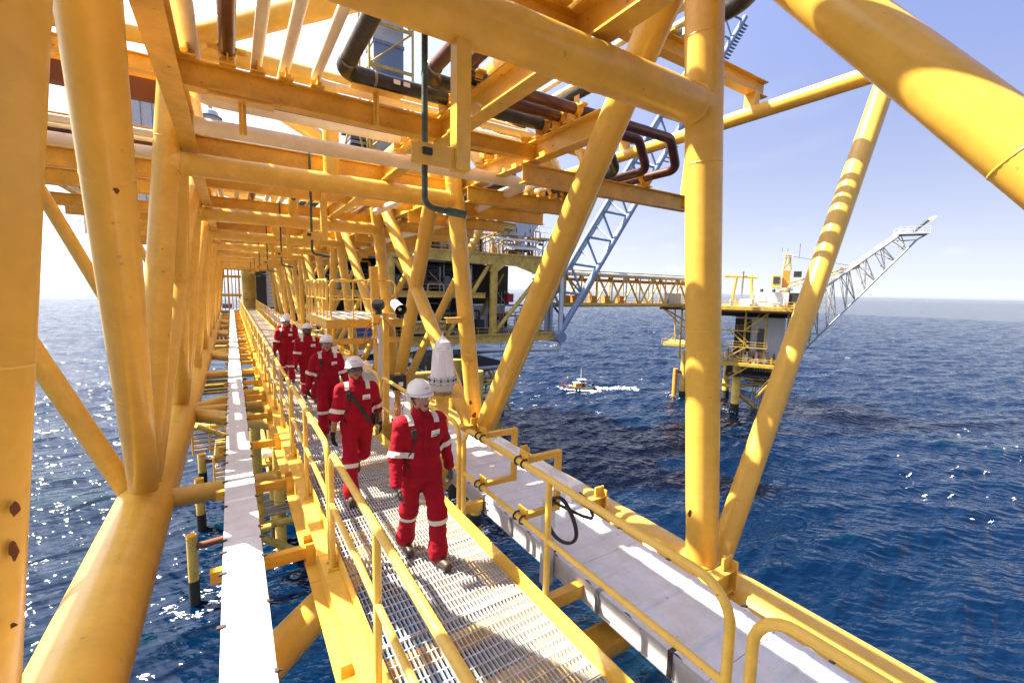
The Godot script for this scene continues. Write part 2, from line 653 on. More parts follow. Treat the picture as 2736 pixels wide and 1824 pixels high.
func make_truss() -> void:
	var y: Material = M["yellow"]
	var t := thing("truss_bridge", "yellow tubular steel truss of the footbridge enclosing the walkway", "bridge", P(0, 1.6, -3.3))
	var lo := -3.3
	var hi := 3.4
	for left in [true, false]:
		tube_part("lower_chord", P(-9, side(left, lo), lo), P(59.5, side(left, lo), lo), 0.36, y, t, 40)
		tube_part("upper_chord", P(-9, side(left, hi), hi), P(59.5, side(left, hi), hi), 0.2, y, t)
		var ov := -3.9 if left else 7.92
		tube_part("outer_chord", P(-9.0 if left else 2.72, ov, 3.2), P(59.5, ov, 3.2), 0.125, y, t)
		for i in range(-1, FRAMES):
			var c: MeshInstance3D
			if i >= 0:
				c = tube_part("column", S(left, i, lo), S(left, i, hi + 0.15), 0.17, y, t, 32)
				if i < 4:
					for w in ([-0.35, 1.25, 2.35] if i != 1 else [0.55, 2.05, -1.2]):
						seam(c, S(left, i, lo), S(left, i, hi), (w - lo) / (hi - lo), 0.17)
					var cc := S(left, i, 1.746)      # weld collars where the cross tube and the chord meet the column
					var k := MB.new()
					k.ring(cc + Vector3(0.168 if left else -0.168, 0, 0), Vector3.RIGHT, 0.168, 0.05, 0.012, 28)
					part("weld_seam", k, y, c)
					k = MB.new()
					k.ring(S(left, i, lo + 0.36), S(left, i, hi) - S(left, i, lo), 0.168, 0.05, 0.014, 28)
					part("weld_seam", k, y, c)
			# struts from the lower joints out and up to the outer chord
			tube_part("outrigger_strut", P(fu(i), (-1.36 if left else 4.62), lo + 0.1), P(fu(i), ov, 3.2), 0.13, y, t)
			tube_part("outer_tie", S(left, i, hi), P(fu(i), ov, 3.2), 0.11, y, t)
		# side bracing
		for q in [[-1, lo, 0, hi, 0.185], [1, lo, 0, hi, 0.175], [1, lo, 2, hi, 0.165], [2, lo, 3, hi, 0.16], [4, lo, 3, hi, 0.16], [4, lo, 5, hi, 0.16], [6, lo, 5, hi, 0.16], [6, lo, 7, hi, 0.16], [8, lo, 7, hi, 0.16], [8, lo, 9, hi, 0.16], [10, lo, 9, hi, 0.16]]:
			var dgl := tube_part("diagonal_brace", S(left, q[0], q[1]), S(left, q[2], q[3]), q[4], y, t, 32)
			if q[0] < 3:
				for tt in [0.3, 0.62]:
					seam(dgl, S(left, q[0], q[1]), S(left, q[2], q[3]), tt, q[4])
		for q in [[2, lo, 1, hi]]:
			var x := tube_part("diagonal_brace", S(left, q[0], q[1]), S(left, q[2], q[3]), 0.175, y, t, 32)
			for tt in [0.28, 0.7]:
				seam(x, S(left, q[0], q[1]), S(left, q[2], q[3]), tt, 0.175)
	for i in range(-1, FRAMES):
		tube_part("floor_tube", S(true, i, lo), S(false, i, lo), 0.15, y, t)
		tube_part("top_tube", S(true, i, hi), S(false, i, hi), 0.14, y, t)
		if i >= 0:
			var ct := tube_part("cross_tube", S(true, i, 1.746), S(false, i, 1.746), 0.17, y, t, 32)
			for vv in [1.40, 2.5, -0.42]:      # saddle plates where the hanger and stringers land
				var k := MB.new()
				k.ring(P(fu(i), vv, 1.746), Vector3.RIGHT, 0.169, 0.34 if vv == 1.40 else 0.16, 0.008, 28)
				part("saddle_plate", k, y, ct)
			tube_part("king_post", P(fu(i), 1.53, 1.746), P(fu(i), 1.53, hi), 0.13, y, t)
		if i < FRAMES - 1:
			var odd := posmod(i, 2) == 1
			tube_part("floor_brace", S(odd, i + (1 if odd else 0), lo) if odd else S(true, i, lo), S(false, i, lo) if odd else S(false, i + 1, lo), 0.18, y, t)
			tube_part("top_brace", S(odd, i, hi), S(not odd, i + 1, hi), 0.16, y, t)
	# rust spots that the photograph shows on the near tubes
	for q in [[P(2.65, -0.815, -0.98), 0.9, 0.022, 0.035], [P(2.66, -0.835, -1.17), 0.9, 0.02, 0.05], [P(2.65, -0.86, -1.5), 0.9, 0.012, 0.014], [P(2.68, 3.94, -2.27), -0.85, 0.022, 0.045], [S(false, 1, -2.35) + Vector3(-0.12, 0, 0.125), -0.7, 0.05, 0.09], [S(false, 1, -2.62) + Vector3(-0.07, 0, 0.157), -0.42, 0.06, 0.1], [P(4.28, -0.655, 0.65), 0.8, 0.03, 0.022]]:
		var rs := MB.new()
		blotch(rs, q[0], Vector3(q[1], 0, sqrt(1.0 - q[1] * q[1])), q[2], q[3])
		part("rust_spot", rs, M["rust"], t)
	# brackets on the column beside the beacon
	var c1 := S(false, 1, -0.62)
	for q in [[Vector3(-0.52, -0.05, 0.16), Vector3(-0.02, 0.05, 0.22)], [Vector3(-0.56, 0.052, 0.14), Vector3(0.0, 0.064, 0.26)]]:
		var bk := MB.new()
		bk.cube(c1 + q[0], c1 + q[1])
		part("bracket", bk, y, t)
	for w in [-1.33, -1.5]:
		var cq := S(false, 1, w)
		var bk := MB.new()
		bk.cube(cq + Vector3(-0.16, -0.03, 0.12), cq + Vector3(-0.02, 0.03, 0.24))
		part("bracket", bk, y, t)
	# rack stringers, resting on the cross tubes, and the cross beams framed between them
	var bm: Material = M["beam"]
	for v in [-0.42, 2.5, 4.02]:
		var k := MB.new()
		k.ibeam(P(-6.0 if v < 4.0 else 4.3, v, 2.10), P(59, v, 2.10), 0.30, 0.2, 0.018, 0.014)
		part("rack_stringer", k, M["yellow"] if v > 0 else bm, t)
	for i in 21:
		var u := 0.32 + 2.75 * i
		var k := MB.new()
		k.ibeam(P(u, -0.42, 2.11), P(u, 2.5, 2.11), 0.27, 0.16)
		part("rack_beam", k, bm, t)
		if i > 1:
			var g := MB.new()
			g.ibeam(P(u, 2.5, 2.09), P(u, 4.02, 2.09), 0.2, 0.14)
			part("rack_beam", g, bm, t)
	for i in 26:
		var u := 5.8 + 1.85 * i - (0.0 if i < 2 else 0.4)
		var k := MB.new()
		k.ibeam(P(u, 3.8, 1.77), P(u, 7.7 if i == 0 else 6.6, 1.77), 0.28, 0.16)
		part("outboard_beam", k, bm, t)
		if i == 0:
			var hg := MB.new()
			hg.bar(P(u, 7.6, 1.7), P(u, 7.75, 3.15), 0.12, 0.12)
			part("beam_hanger", hg, bm, t)
		if i % 3 != 2:
			var k2 := MB.new()
			k2.ibeam(P(u + 4.5, -0.7, 2.0), P(u + 4.5, -3.8, 2.0), 0.3, 0.16)
			part("outboard_beam", k2, bm, t)
	for i in 14:
		var u := 4.75 + 3.0 * i
		var k := MB.new()
		k.ibeam(P(u, 3.72, 3.66), P(u, 8.25, 3.66), 0.26, 0.18)
		k.bar(P(u, 7.92, 3.3), P(u, 7.92, 3.55), 0.2, 0.14)
		part("upper_outboard_beam", k, bm, t)
	for q in [[5.72, 0.18, 1.96, 1.58], [5.68, 1.58, 2.4, 1.95]]:
		var g := MB.new()
		g.cube(P(q[0], q[1] - 0.035, q[3]), P(q[0] - 0.01, q[1] + 0.035, q[2]))
		g.cube(P(q[0] - 0.01, q[1] - 0.006, q[3]), P(q[0] - 0.09, q[1] + 0.006, q[2]))
		g.prism(PackedVector2Array([Vector2(-0.30, 0), Vector2(0.30, 0), Vector2(0.30, 0.1), Vector2(0, 0.13), Vector2(-0.30, 0.1)]), P(q[0] + 0.03, q[1], q[2] - 0.06), Vector3.RIGHT, Vector3.UP, Vector3(0, 0, -0.012))
		g.cube(P(q[0] - 0.12, q[1] - 0.3, q[2] - 0.07), P(q[0] + 0.04, q[1] + 0.3, q[2] - 0.058))
		part("beam_bracket", g, M["yellow"], t)
	# hangers with drain spouts under each cross tube
	for i in 7:
		var u := fu(i)
		var vv := 1.32 if i == 0 else 1.39
		var h := thing("drain_spout", ["green drain spout on the hanger of the nearest crossbar, largest in view", "green drain spout hanging under the second crossbar, left of the lone beacon column", "green drain spout under the third crossbar from the front", "drain spout under the fourth crossbar down the bridge", "drain spout under the fifth crossbar down the bridge", "drain spout under the sixth crossbar down the bridge", "farthest drain spout under the seventh crossbar"][i], "drain pipe", P(u, vv, 0.8), "drain spouts under the crossbars")
		var k := MB.new()
		k.bar(P(u, vv, 1.6), P(u, vv, 0.78), 0.1, 0.1)
		part("hanger", k, M["yellow"], h)
		var k2 := MB.new()
		k2.cube(P(u - 0.02, vv + 0.05, 0.9), P(u + 0.24, vv - 0.3, 0.912))
		k2.cube(P(u - 0.02, vv + 0.05, 0.78), P(u - 0.008, vv - 0.34, 0.9))
		part("bracket_arm", k2, M["yellow"], h)
		var k3 := MB.new()
		var pv := vv - 0.17
		k3.cube(P(u - 0.04, pv - 0.04, 0.84), P(u + 0.06, pv - 0.1, 0.88))
		part("clamp", k3, M["black"], h)
		var k4 := MB.new()
		k4.sweep(bend([P(u + 0.2, pv, 2.3), P(u + 0.2, pv, 0.56), P(u + 0.14, pv + 0.26, 0.53)], 0.08), 0.021, 14)
		part("spout_pipe", k4, M["conduit"], h)
		var k5 := MB.new()
		k5.tube(P(u + 0.165, pv + 0.15, 0.543), P(u + 0.135, pv + 0.28, 0.527), 0.028)
		part("coupling", k5, M["conduit"], h)


func blotch(b: MB, o: Vector3, nn: Vector3, rx: float, ry: float) -> void:
	nn = nn.normalized()
	var x := nn.cross(Vector3.UP).normalized()
	var y := x.cross(nn)
	var m := b.put(o + nn * 0.012, nn)
	for i in 11:
		var e := rng.randf_range(0.65, 1.15)
		b.put(o - nn * 0.012 + x * cos(TAU * i / 11) * rx * e + y * sin(TAU * i / 11) * ry * e, nn)
	for i in 11:
		b.tri(m, m + 1 + i, m + 1 + (i + 1) % 11)


# ------------------------------------------------------------------ pipes on the rack
func pipe(called: String, label: String, pts: Array, r: float, m: Material, rad: float, group := "") -> Node3D:
	var t := thing(called, label, "pipe", pts[0], group)
	var k := MB.new()
	k.sweep(bend(pts, rad, 8), r, 16)
	part("pipe_run", k, m, t)
	return t


func shoe(t: Node3D, u: float, v: float, top: float, r: float, along_u: bool, clamp: bool) -> void:
	# T-shaped pipe shoe on the beam below, with a bolted saddle clamp for the heavy pipes
	var o := P(u, v, top)
	var x := Vector3(0, 0, -1) if along_u else Vector3.RIGHT
	var z := Vector3(x.z, 0, -x.x)
	var k := MB.new()
	k.box(o + Vector3(0, 0.008, 0), x * 0.15, Vector3(0, 0.008, 0), z * 0.07)
	k.box(o + Vector3(0, 0.06, 0), x * 0.15, Vector3(0, 0.05, 0), z * 0.007)
	k.box(o + Vector3(0, 0.06, 0), x * 0.007, Vector3(0, 0.05, 0), z * 0.06)
	part("pipe_shoe", k, M["yellow"], t)
	if clamp:
		var c := MB.new()
		var pc := o + Vector3(0, 0.11 + r, 0)
		c.tube(pc - x * 0.05, pc + x * 0.05, r + 0.014)
		c.box(pc + Vector3(0, 0.02, 0) + z * (r + 0.05), x * 0.05, Vector3(0, 0.012, 0), z * 0.05)
		c.box(pc + Vector3(0, 0.02, 0) - z * (r + 0.05), x * 0.05, Vector3(0, 0.012, 0), z * 0.05)
		c.box(pc + Vector3(0, r + 0.05, 0), x * 0.006, Vector3(0, 0.05, 0), z * 0.05)
		part("pipe_clamp", c, M["beam"], t)


func make_pipe_rack() -> void:
	# eight pipes come down the rack, turn right in nested elbows and run on outboard of the right side
	var rows := [
		[-0.27, 7.45, 4.3, 0.095, "cream", "thick cream pipe nearest the left truss on the overhead rack"],
		[0.07, 7.05, 4.62, 0.075, "brown", "brown wrapped pipe held by a dark clamp on the overhead rack"],
		[0.34, 6.72, 4.92, 0.055, "cream", "white pipe beside the brown clamped pipe on the overhead rack"],
		[0.61, 6.36, 5.2, 0.055, "cream", "middle white pipe on the overhead rack, right of its white twin"],
		[0.93, 5.97, 5.48, 0.05, "cream", "thin white pipe turning right just past the first rack beam"],
		[1.18, 5.58, 5.78, 0.085, "wrap", "dark green pipe with two white stickers turning right over the rack beam"],
		[2.0, 5.18, 6.1, 0.075, "brown", "brown pipe with a black elbow left of the drain spout"],
		[2.28, 4.85, 6.45, 0.075, "brown", "brown pipe with black elbow nearest the right stringer"],
	]
	for q in rows:
		var v: float = q[0]
		var ue: float = q[1]
		var ve: float = q[2]
		var r: float = q[3]
		var w := 2.245 + 0.11 + r
		var w2 := 1.91 + 0.11 + r
		var m: Material = M[q[4]]
		var t := pipe("overhead_pipe", q[5], [P(-5, v, w), P(ue, v, w), P(ue, ve - 0.5, w), P(ue + 0.25, ve, w2), P(ue + 0.9, ve, w2), P(58, ve, w2)], r, m, 0.24 if r > 0.07 else 0.16)
		for u in [0.32, 3.07, 5.82]:
			if u < ue - 0.1:
				shoe(t, u, v, 2.245, r, true, r > 0.07 and q[4] != "cream")
		shoe(t, ue, 2.5, 2.25, r, false, r > 0.07)
		shoe(t, ue, 4.02, 2.25, r, false, r > 0.07)
		for i in 9:
			var u := 5.8 + 1.85 * i - (0.0 if i < 2 else 0.4)
			if u > ue + 0.9:
				shoe(t, u, ve, 1.91, r, true, r > 0.07)
		if q[4] == "brown" or q[4] == "wrap":
			var e := MB.new()
			e.sweep(bend([P(ue - 0.34, v, w), P(ue, v, w), P(ue, v + 0.36, w)], 0.24, 8), r + 0.012, 16)
			part("elbow_wrap", e, M["wrap"], t)
			for band in 2:
				var g := MB.new()
				if band == 0:
					g.ring(P(ue - 0.33, v, w), Vector3(0, 0, 1), r + 0.004, 0.05, 0.01)
				else:
					g.ring(P(ue, v + 0.35, w), Vector3.RIGHT, r + 0.004, 0.05, 0.01)
				part("sealing_band", g, M["steel"], t)
		if q[4] == "wrap":
			for x in [0.0, 0.12]:
				var s := MB.new()
				var o := P(ue - r - 0.004, 1.78 + x, w)
				s.box(o, Vector3(0.04, 0, 0), Vector3(0, 0.025, 0), Vector3(0, 0, 0.003))
				part("sticker", s, M["white"], t)
	# a second bundle continues along the rack between the frames
	var ords := ["leftmost", "second", "third", "fourth", "fifth", "sixth", "seventh", "eighth", "ninth", "tenth", "eleventh"]
	for i in 11:
		var v := -0.12 + 0.345 * i
		var r: float = [0.06, 0.055, 0.085, 0.05, 0.07, 0.09, 0.05, 0.06, 0.08, 0.055, 0.07][i]
		var w := 2.26 + r if i < 8 else 2.2 + r
		var back := 9.2 + 0.28 * i
		pipe("far_rack_pipe", "%s %s pipe from the left along the far overhead rack" % [ords[i], ["white", "brown"][int(i % 4 == 2)]], [P(back, -3.2 if i < 5 else v, w), P(back, v, w), P(58, v, w)] if i < 5 else [P(back, v, w), P(58, v, w)], r, M["brown" if i % 4 == 2 else "cream"], 0.2, "pipes on the far rack")
	# a wide insulated pipe crossing under the rack, and the foil-wrapped one behind it
	pipe("insulated_pipe", "wide pale insulated pipe slung under the rack beams above the second crossbar", [P(6.9, -0.3, 1.93), P(6.9, 4.6, 1.93), P(10.5, 4.9, 1.75), P(58, 4.9, 1.7)], 0.1, M["cream"], 0.3)
	pipe("insulated_pipe", "pale insulated pipe just behind the second crossbar", [P(8.9, -3.5, 1.98), P(8.9, 3.4, 1.98), P(12, 3.3, 1.98)], 0.085, M["cream"], 0.3)
	pipe("wrapped_pipe", "blue-black wrapped pipe rising over the left of the second rack beam", [P(11.0, -1.9, 2.68), P(11.0, 1.2, 2.66), P(12.2, 1.5, 2.45), P(13.5, 1.55, 2.4)], 0.13, M["wrap"], 0.4)
	# outboard upper rack on the right: four white lines and the big black one with the sweeping elbow
	var k := 0
	for q in [[4.68, 3.9], [4.96, 3.6], [5.27, 3.2], [5.62, 2.7]]:
		var t := pipe("outboard_pipe", ["white outboard pipe closest to the truss above the big crossbar", "second white outboard pipe from the truss", "third white outboard pipe, with the long hairpin end", "outermost white pipe of the four beside the big black pipe"][k], [P(30, q[0], 3.86), P(q[1], q[0], 3.86), P(q[1], q[0] - 0.22, 3.86), P(q[1] + 4.0, q[0] - 0.22, 3.98)], 0.052, M["cream"], 0.1, "white outboard pipes")
		for i in 3:
			shoe(t, 4.75 + 3 * i, q[0], 3.79, 0.0, true, false)
		k += 1
	for q in [[2.95, "upper"], [2.5, "lower"]]:  # invented pair, added overhead to shade the big near diagonal
		pipe("added_shade_pipe", "thick yellow pipe added on the truss top to shade the big diagonal, %s of the pair over the camera" % ("right" if q[0] > 2.7 else "left"), [P(-6, q[0], 3.72), P(6.2, q[0], 3.72), P(6.2, q[0] + 0.4, 3.72)], 0.14, M["yellow"], 0.3)
	var bp := pipe("black_pipe", "big black insulated pipe with a sweeping elbow at the top right of the bridge", [P(34, 6.02, 3.98), P(3.5, 6.02, 3.98), P(3.35, 2.0, 3.98)], 0.15, M["wrap"], 0.55)
	var lb := MB.new()
	lb.tube(P(4.38, 6.02, 3.98), P(4.24, 6.02, 3.98), 0.154, 0.154, 24, false)
	part("band", lb, M["steel"], bp)
	var lq := MB.new()
	lq.box(P(4.62, 6.02 - 0.142, 3.93), Vector3(0.003, 0.01, 0), Vector3(0, 0.06, 0), Vector3(0, 0, 0.07))
	part("sticker", lq, M["white"], bp)
	for i in 5:  # bundle added and packed tight to keep sun off the left lower chord
		pipe("outboard_shade_pipe", "%s of five close-set pipes added outboard of the left truss to shade its lower chord" % ["innermost", "second", "middle", "fourth", "outermost"][i], [P(-8, -4.3 - 0.2 * i, 3.5), P(57, -4.3 - 0.2 * i, 3.5)], 0.1, M[["cream", "brown", "cream", "cream", "yellow"][i]], 0.2, "added shade pipes outboard of the left truss")
	for i in 12:  # beams added to carry that shading bundle
		var lbm := MB.new()
		lbm.ibeam(P(1.0 + 4.0 * i, -0.5, 3.27), P(1.0 + 4.0 * i, -5.6, 3.27), 0.24, 0.16)
		part("upper_outboard_beam", lbm, M["beam"], get_node("truss_bridge"))
	# left outboard: pipes crossing to the left of the near columns
	k = 0
	for q in [[10.2, 2.5, 0.1, "cream"], [10.7, 2.42, 0.07, "wrap"], [11.1, 2.4, 0.07, "cream"], [11.5, 2.4, 0.05, "cream"], [12.9, 2.36, 0.09, "wrap"]]:
		pipe("crossing_pipe", ["thick white pipe crossing outboard between the two near left columns", "dark pipe under the thick white one between the near left columns", "white pipe below the dark one between the near left columns", "thin white pipe with an elbow between the near left columns", "lowest dark pipe lying on the beams between the near left columns"][k], [P(q[0], 0.9 - 0.1 * k, q[1]), P(q[0], -3.3 + 0.25 * k, q[1]), P(q[0] + 6, -3.4 + 0.25 * k, q[1])], q[2], M[q[3]], 0.2, "pipes outboard of the left columns")
		k += 1
	var rb := MB.new()
	rb.cube(P(8.8, -3.9, 2.72), P(9.0, -0.75, 3.0))
	single("rusty_beam", rb, M["rust"], P(8.9, -0.75, 2.72), "rust-streaked brown beam between the two near left columns", "beam")
	var yb := MB.new()
	yb.cube(P(9.3, -3.9, 3.05), P(9.5, -0.75, 3.28))
	single("packing_beam", yb, M["yellow"], P(9.4, -0.75, 3.05), "short yellow beam above the rusty one between the near left columns", "beam")


# ------------------------------------------------------------------ walkway and handrails
func make_walkway() -> void:
	var t := thing("walkway", "steel grating walkway with yellow edge channels down the bridge", "walkway", P(10, 1.4, WALK))
	var gm: Material = M["grating"]
	var v0 := 0.79
	var v1 := 2.06
	for i in range(-2, 57):
		var b := MB.new()
		var ua := float(i) + 0.004
		var ub := ua + 0.992
		var far := i > 22
		var n := 38 if not far else 19
		for j in n + 1:
			var v := lerpf(v0, v1, float(j) / n)
			var hw := 0.0028 if not far else 0.007
			b.box(P((ua + ub) / 2, v, WALK - 0.016), Vector3(hw, 0, 0), Vector3(0, 0.016, 0), Vector3(0, 0, (ub - ua) / 2))
		var m := 10 if not far else 5
		for j in m + 1:
			var u := lerpf(ua + 0.006, ub - 0.006, float(j) / m)
			var hh := 0.004 if j > 0 and j < m else 0.006
			b.box(P(u, (v0 + v1) / 2, WALK - (0.004 if j > 0 and j < m else 0.013)), Vector3((v1 - v0) / 2, 0, 0), Vector3(0, hh if j > 0 and j < m else 0.0135, 0), Vector3(0, 0, hh))
		part("grating_panel", b, gm, t)
	var ym: Material = M["yellow"]
	for i in range(-1, 10):
		var ua := -3.0 + 5.5 * i + 2.0
		var ub := ua + 5.49
		var e := MB.new()      # left: a channel with a ledge for the posts and an upstand beside the grating
		e.cube(P(ua, 0.625, WALK - 0.06), P(ub, 0.76, WALK - 0.045))
		e.cube(P(ua, 0.64, WALK - 0.30), P(ub, 0.65, WALK - 0.06))
		e.cube(P(ua, 0.54, WALK - 0.312), P(ub, 0.74, WALK - 0.30))
		part("edge_channel", e, ym, t)
		var k := MB.new()
		k.cube(P(ua, 0.762, WALK - 0.2), P(ub, 0.774, WALK + 0.1))
		part("toe_board", k, ym, t)
		var g := MB.new()
		g.cube(P(ua, 2.075, WALK - 0.28), P(ub, 2.09, WALK - 0.01))
		g.cube(P(ua, 2.02, WALK - 0.292), P(ub, 2.16, WALK - 0.28))
		part("edge_channel", g, ym, t)
		var k2 := MB.new()
		k2.cube(P(ua, 2.091, WALK - 0.03), P(ub, 2.101, WALK + 0.13))
		part("toe_board", k2, ym, t)
	for i in range(-1, 29):
		var u := 4.92 + 1.96 * (i - 2)
		var b := MB.new()
		b.bar(P(u, -0.29, WALK - 0.195), P(u, 2.95, WALK - 0.195), 0.09, 0.12)
		part("support_beam", b, M["beam"], t)
		var c := MB.new()
		for s in [-1, 1]:
			c.cube(P(u + s * 0.1 - 0.006, 0.55, WALK - 0.30), P(u + s * 0.1 + 0.006, 0.64, WALK - 0.07))
		c.bar(P(u, 0.66, WALK - 0.42), P(u, 0.66, WALK - 0.315), 0.1, 0.1)
		part("stiffener", c, ym, t)
	# handrails: sections about three metres long whose ends bend down into posts
	var lname := ["near left handrail section whose top rail sweeps towards the camera", "second left handrail section, beside the strapped worker", "third left handrail section from the camera", "fourth left handrail section from the camera"]
	for i in range(-1, 17):
		var ua := 4.36 + 3.24 * (i - 1)
		handrail(ua, ua + 3.12, 0.715, WALK - 0.045, "far left handrail section, %s one counted from the camera" % nth(i + 1) if i > 3 or i < 0 else lname[i], "left handrail sections")
	var rname := ["right handrail section at the bottom corner, nearest the camera", "right handrail section carrying the strip light and its brackets", "right handrail section behind the leading worker's shoulder", "right handrail section left of the horn pole"]
	for i in range(-1, 17):
		if i == 4 or i == 5:
			continue
		var ua := 4.40 + 3.24 * (i - 2)
		handrail(ua, ua + 3.12, 2.115, WALK - 0.15, "far right handrail section, %s one counted from the camera" % nth(i + 1) if i > 3 or i < 0 else rname[i], "right handrail sections")


func nth(i: int) -> String:
	return ["rearmost", "first", "second", "third", "fourth", "fifth", "sixth", "seventh", "eighth", "ninth", "tenth", "eleventh", "twelfth", "thirteenth", "fourteenth", "fifteenth", "sixteenth", "seventeenth", "eighteenth"][maxi(i, 0)]


func handrail(ua: float, ub: float, v: float, foot: float, label: String, group: String) -> void:
	var t := thing("handrail", label, "handrail", P((ua + ub) / 2, v, foot), group)
	var top := WALK + 1.12
	var m: Material = M["rail"]
	var a := MB.new()
	a.sweep(bend([P(ua, v, foot), P(ua, v, top), P(ub, v, top), P(ub, v, foot)], 0.2, 7), 0.028, 14)
	part("top_rail", a, m, t)
	var b := MB.new()
	b.tube(P(ua, v, WALK + 0.6), P(ub, v, WALK + 0.6), 0.024, 0.024, 14)
	part("mid_rail", b, m, t)
	var c := MB.new()
	c.tube(P((ua + ub) / 2, v, foot), P((ua + ub) / 2, v, top), 0.027, 0.027, 14)
	part("post", c, m, t)
	for u in [ua, (ua + ub) / 2, ub]:
		var f := MB.new()
		f.box(P(u, v, foot + 0.006), Vector3(0.06, 0, 0), Vector3(0, 0.006, 0), Vector3(0, 0, 0.06))
		f.tube(P(u + 0.04, v + 0.04, foot), P(u + 0.04, v + 0.04, foot + 0.03), 0.012, 0.012, 8)
		f.tube(P(u - 0.04, v - 0.04, foot), P(u - 0.04, v - 0.04, foot + 0.03), 0.012, 0.012, 8)
		part("foot_plate", f, m, t)


# ------------------------------------------------------------------ cable trays
func make_trays() -> void:
	var t := thing("flat_cable_tray", "long pale flat cable tray cover left of the walkway", "cable tray", P(10, 0, WALK - 0.1))
	var tm: Material = M["tray"]
	for i in range(-1, 19):
		var ua := 5.18 + 3.0 * (i - 1)
		var b := MB.new()
		b.cube(P(ua + 0.002, -0.175, WALK - 0.012), P(ua + 2.996, 0.155, WALK - 0.004 - 0.001 * (i % 2)))
		b.cube(P(ua + 0.002, -0.178, WALK - 0.05), P(ua + 2.996, -0.173, WALK - 0.006))
		b.cube(P(ua + 0.002, 0.153, WALK - 0.05), P(ua + 2.996, 0.158, WALK - 0.006))
		part("cover_panel", b, tm, t)
		for q in [0.12, 0.95, 1.75, 2.5, 2.88]:
			for s in [-1, 1]:
				var k := MB.new()
				var o := P(ua + q + (0.05 if s > 0 else -0.1), -0.175 if s < 0 else 0.155, WALK - 0.002)
				k.cube(o + Vector3(-0.012, -0.05, -0.02), o + Vector3(0.012, 0.006, 0.02))
				k.cube(o + Vector3(-0.012 if s > 0 else -0.03, 0.0, -0.016), o + Vector3(0.03 if s < 0 else 0.012, 0.008, 0.016))
				k.tube(o + Vector3(0, -0.01, 0), o + Vector3(0.035 * s, -0.01, 0), 0.008, 0.008, 8)
				part("hold_down_clip", k, M["clip"], t)
	var bx := MB.new()
	bx.cube(P(-4, -0.165, WALK - 0.13), P(58, 0.145, WALK - 0.05))
	part("tray_body", bx, M["shade_grey"], t)
	var w := thing("ribbed_cable_tray", "wide white ribbed cable tray cover between the walkway and the right truss", "cable tray", P(10, 3.2, WALK - 0.3))
	var top := -2.70
	for i in range(-1, 40):
		var ua := 1.62 + 1.48 * (i - 1)
		if ua > 57:
			break
		var b := MB.new()      # one pressed sheet: flats with low rounded ribs across
		var prof := []
		for r in 3:
			var u := ua + 1.476 * r / 3.0
			prof.append_array([[u, 0.0], [u + 0.20, 0.0], [u + 0.225, 0.012], [u + 0.25, 0.016], [u + 0.275, 0.012], [u + 0.30, 0.0]])
		prof.append([ua + 1.476, 0.0])
		for k in prof.size() - 1:
			b.quad(P(prof[k][0], 2.72, top + prof[k][1]), P(prof[k][0], 3.66, top + prof[k][1]), P(prof[k + 1][0], 3.66, top + prof[k + 1][1]), P(prof[k + 1][0], 2.72, top + prof[k + 1][1]))
		b.cube(P(ua, 2.712, top - 0.06), P(ua + 1.474, 2.718, top + 0.001))
		part("cover_panel", b, tm, w)
		for q in [0.3, 1.1]:
			var c := MB.new()
			c.tube(P(ua + q, 3.66, top - 0.01), P(ua + q, 3.72, top - 0.01), 0.02, 0.02, 8)
			part("cover_bolt", c, M["clip"], w)
			var s := MB.new()
			s.cube(P(ua + q - 0.02, 2.70, top - 0.21), P(ua + q + 0.02, 2.706, top + 0.005))
			s.cube(P(ua + q - 0.02, 2.70, top + 0.004), P(ua + q + 0.02, 2.78, top + 0.009))
			part("strap", s, M["steel"] if int(i * 3 + q * 10) % 3 else M["clip"], w)
	for i in range(0, 20):
		var ua := 0.2 + 2.95 * (i - 1)
		var b := MB.new()
		b.cube(P(ua, 2.722, top - 0.215), P(ua + 2.945, 2.732, top - 0.012))
		b.cube(P(ua, 2.71, top - 0.225), P(ua + 2.945, 2.74, top - 0.214))
		part("side_plate", b, tm, w)
	var bolts := MB.new()
	for i in 8:
		bolts.tube(P(4.95 - 0.06 * (i % 4), 2.70, top - 0.06 - 0.09 * (i / 4)), P(4.95 - 0.06 * (i % 4), 2.722, top - 0.06 - 0.09 * (i / 4)), 0.01, 0.01, 8)
	part("splice_bolts", bolts, M["clip"], w)
	var body := MB.new()
	body.cube(P(-3, 2.735, top - 0.2), P(57, 3.64, top - 0.02))
	part("tray_body", body, M["shade_grey"], w)
	# stub brackets that carry the tray off the right chord
	for i in 15:
		var u := 2.35 + 1.85 * (i - 1)
		var b := MB.new()
		b.ibeam(P(u, 3.5, -2.86), P(u, 4.2, -2.86), 0.22, 0.12)
		b.cube(P(u - 0.08, 4.18, -3.0), P(u + 0.08, 4.2, -2.66))
		b.cube(P(u - 0.012, 4.05, -2.75), P(u + 0.012, 4.2, -2.62))
		single("tray_bracket", b, M["yellow"], P(u, 4.2, -3.0), "%s yellow bracket from the camera along the right chord beside the ribbed tray" % nth(i + 1), "bracket", "tray brackets on the right chord")
	# white cable riser at the tray's near edge
	var cr := MB.new()
	cr.cube(P(3.36, 2.60, -3.02), P(3.46, 2.70, -2.12))
	single("cable_riser", cr, M["tray"], P(3.41, 2.65, -3.02), "white box-section cable riser beside the ribbed tray, below the strip light", "cable riser")


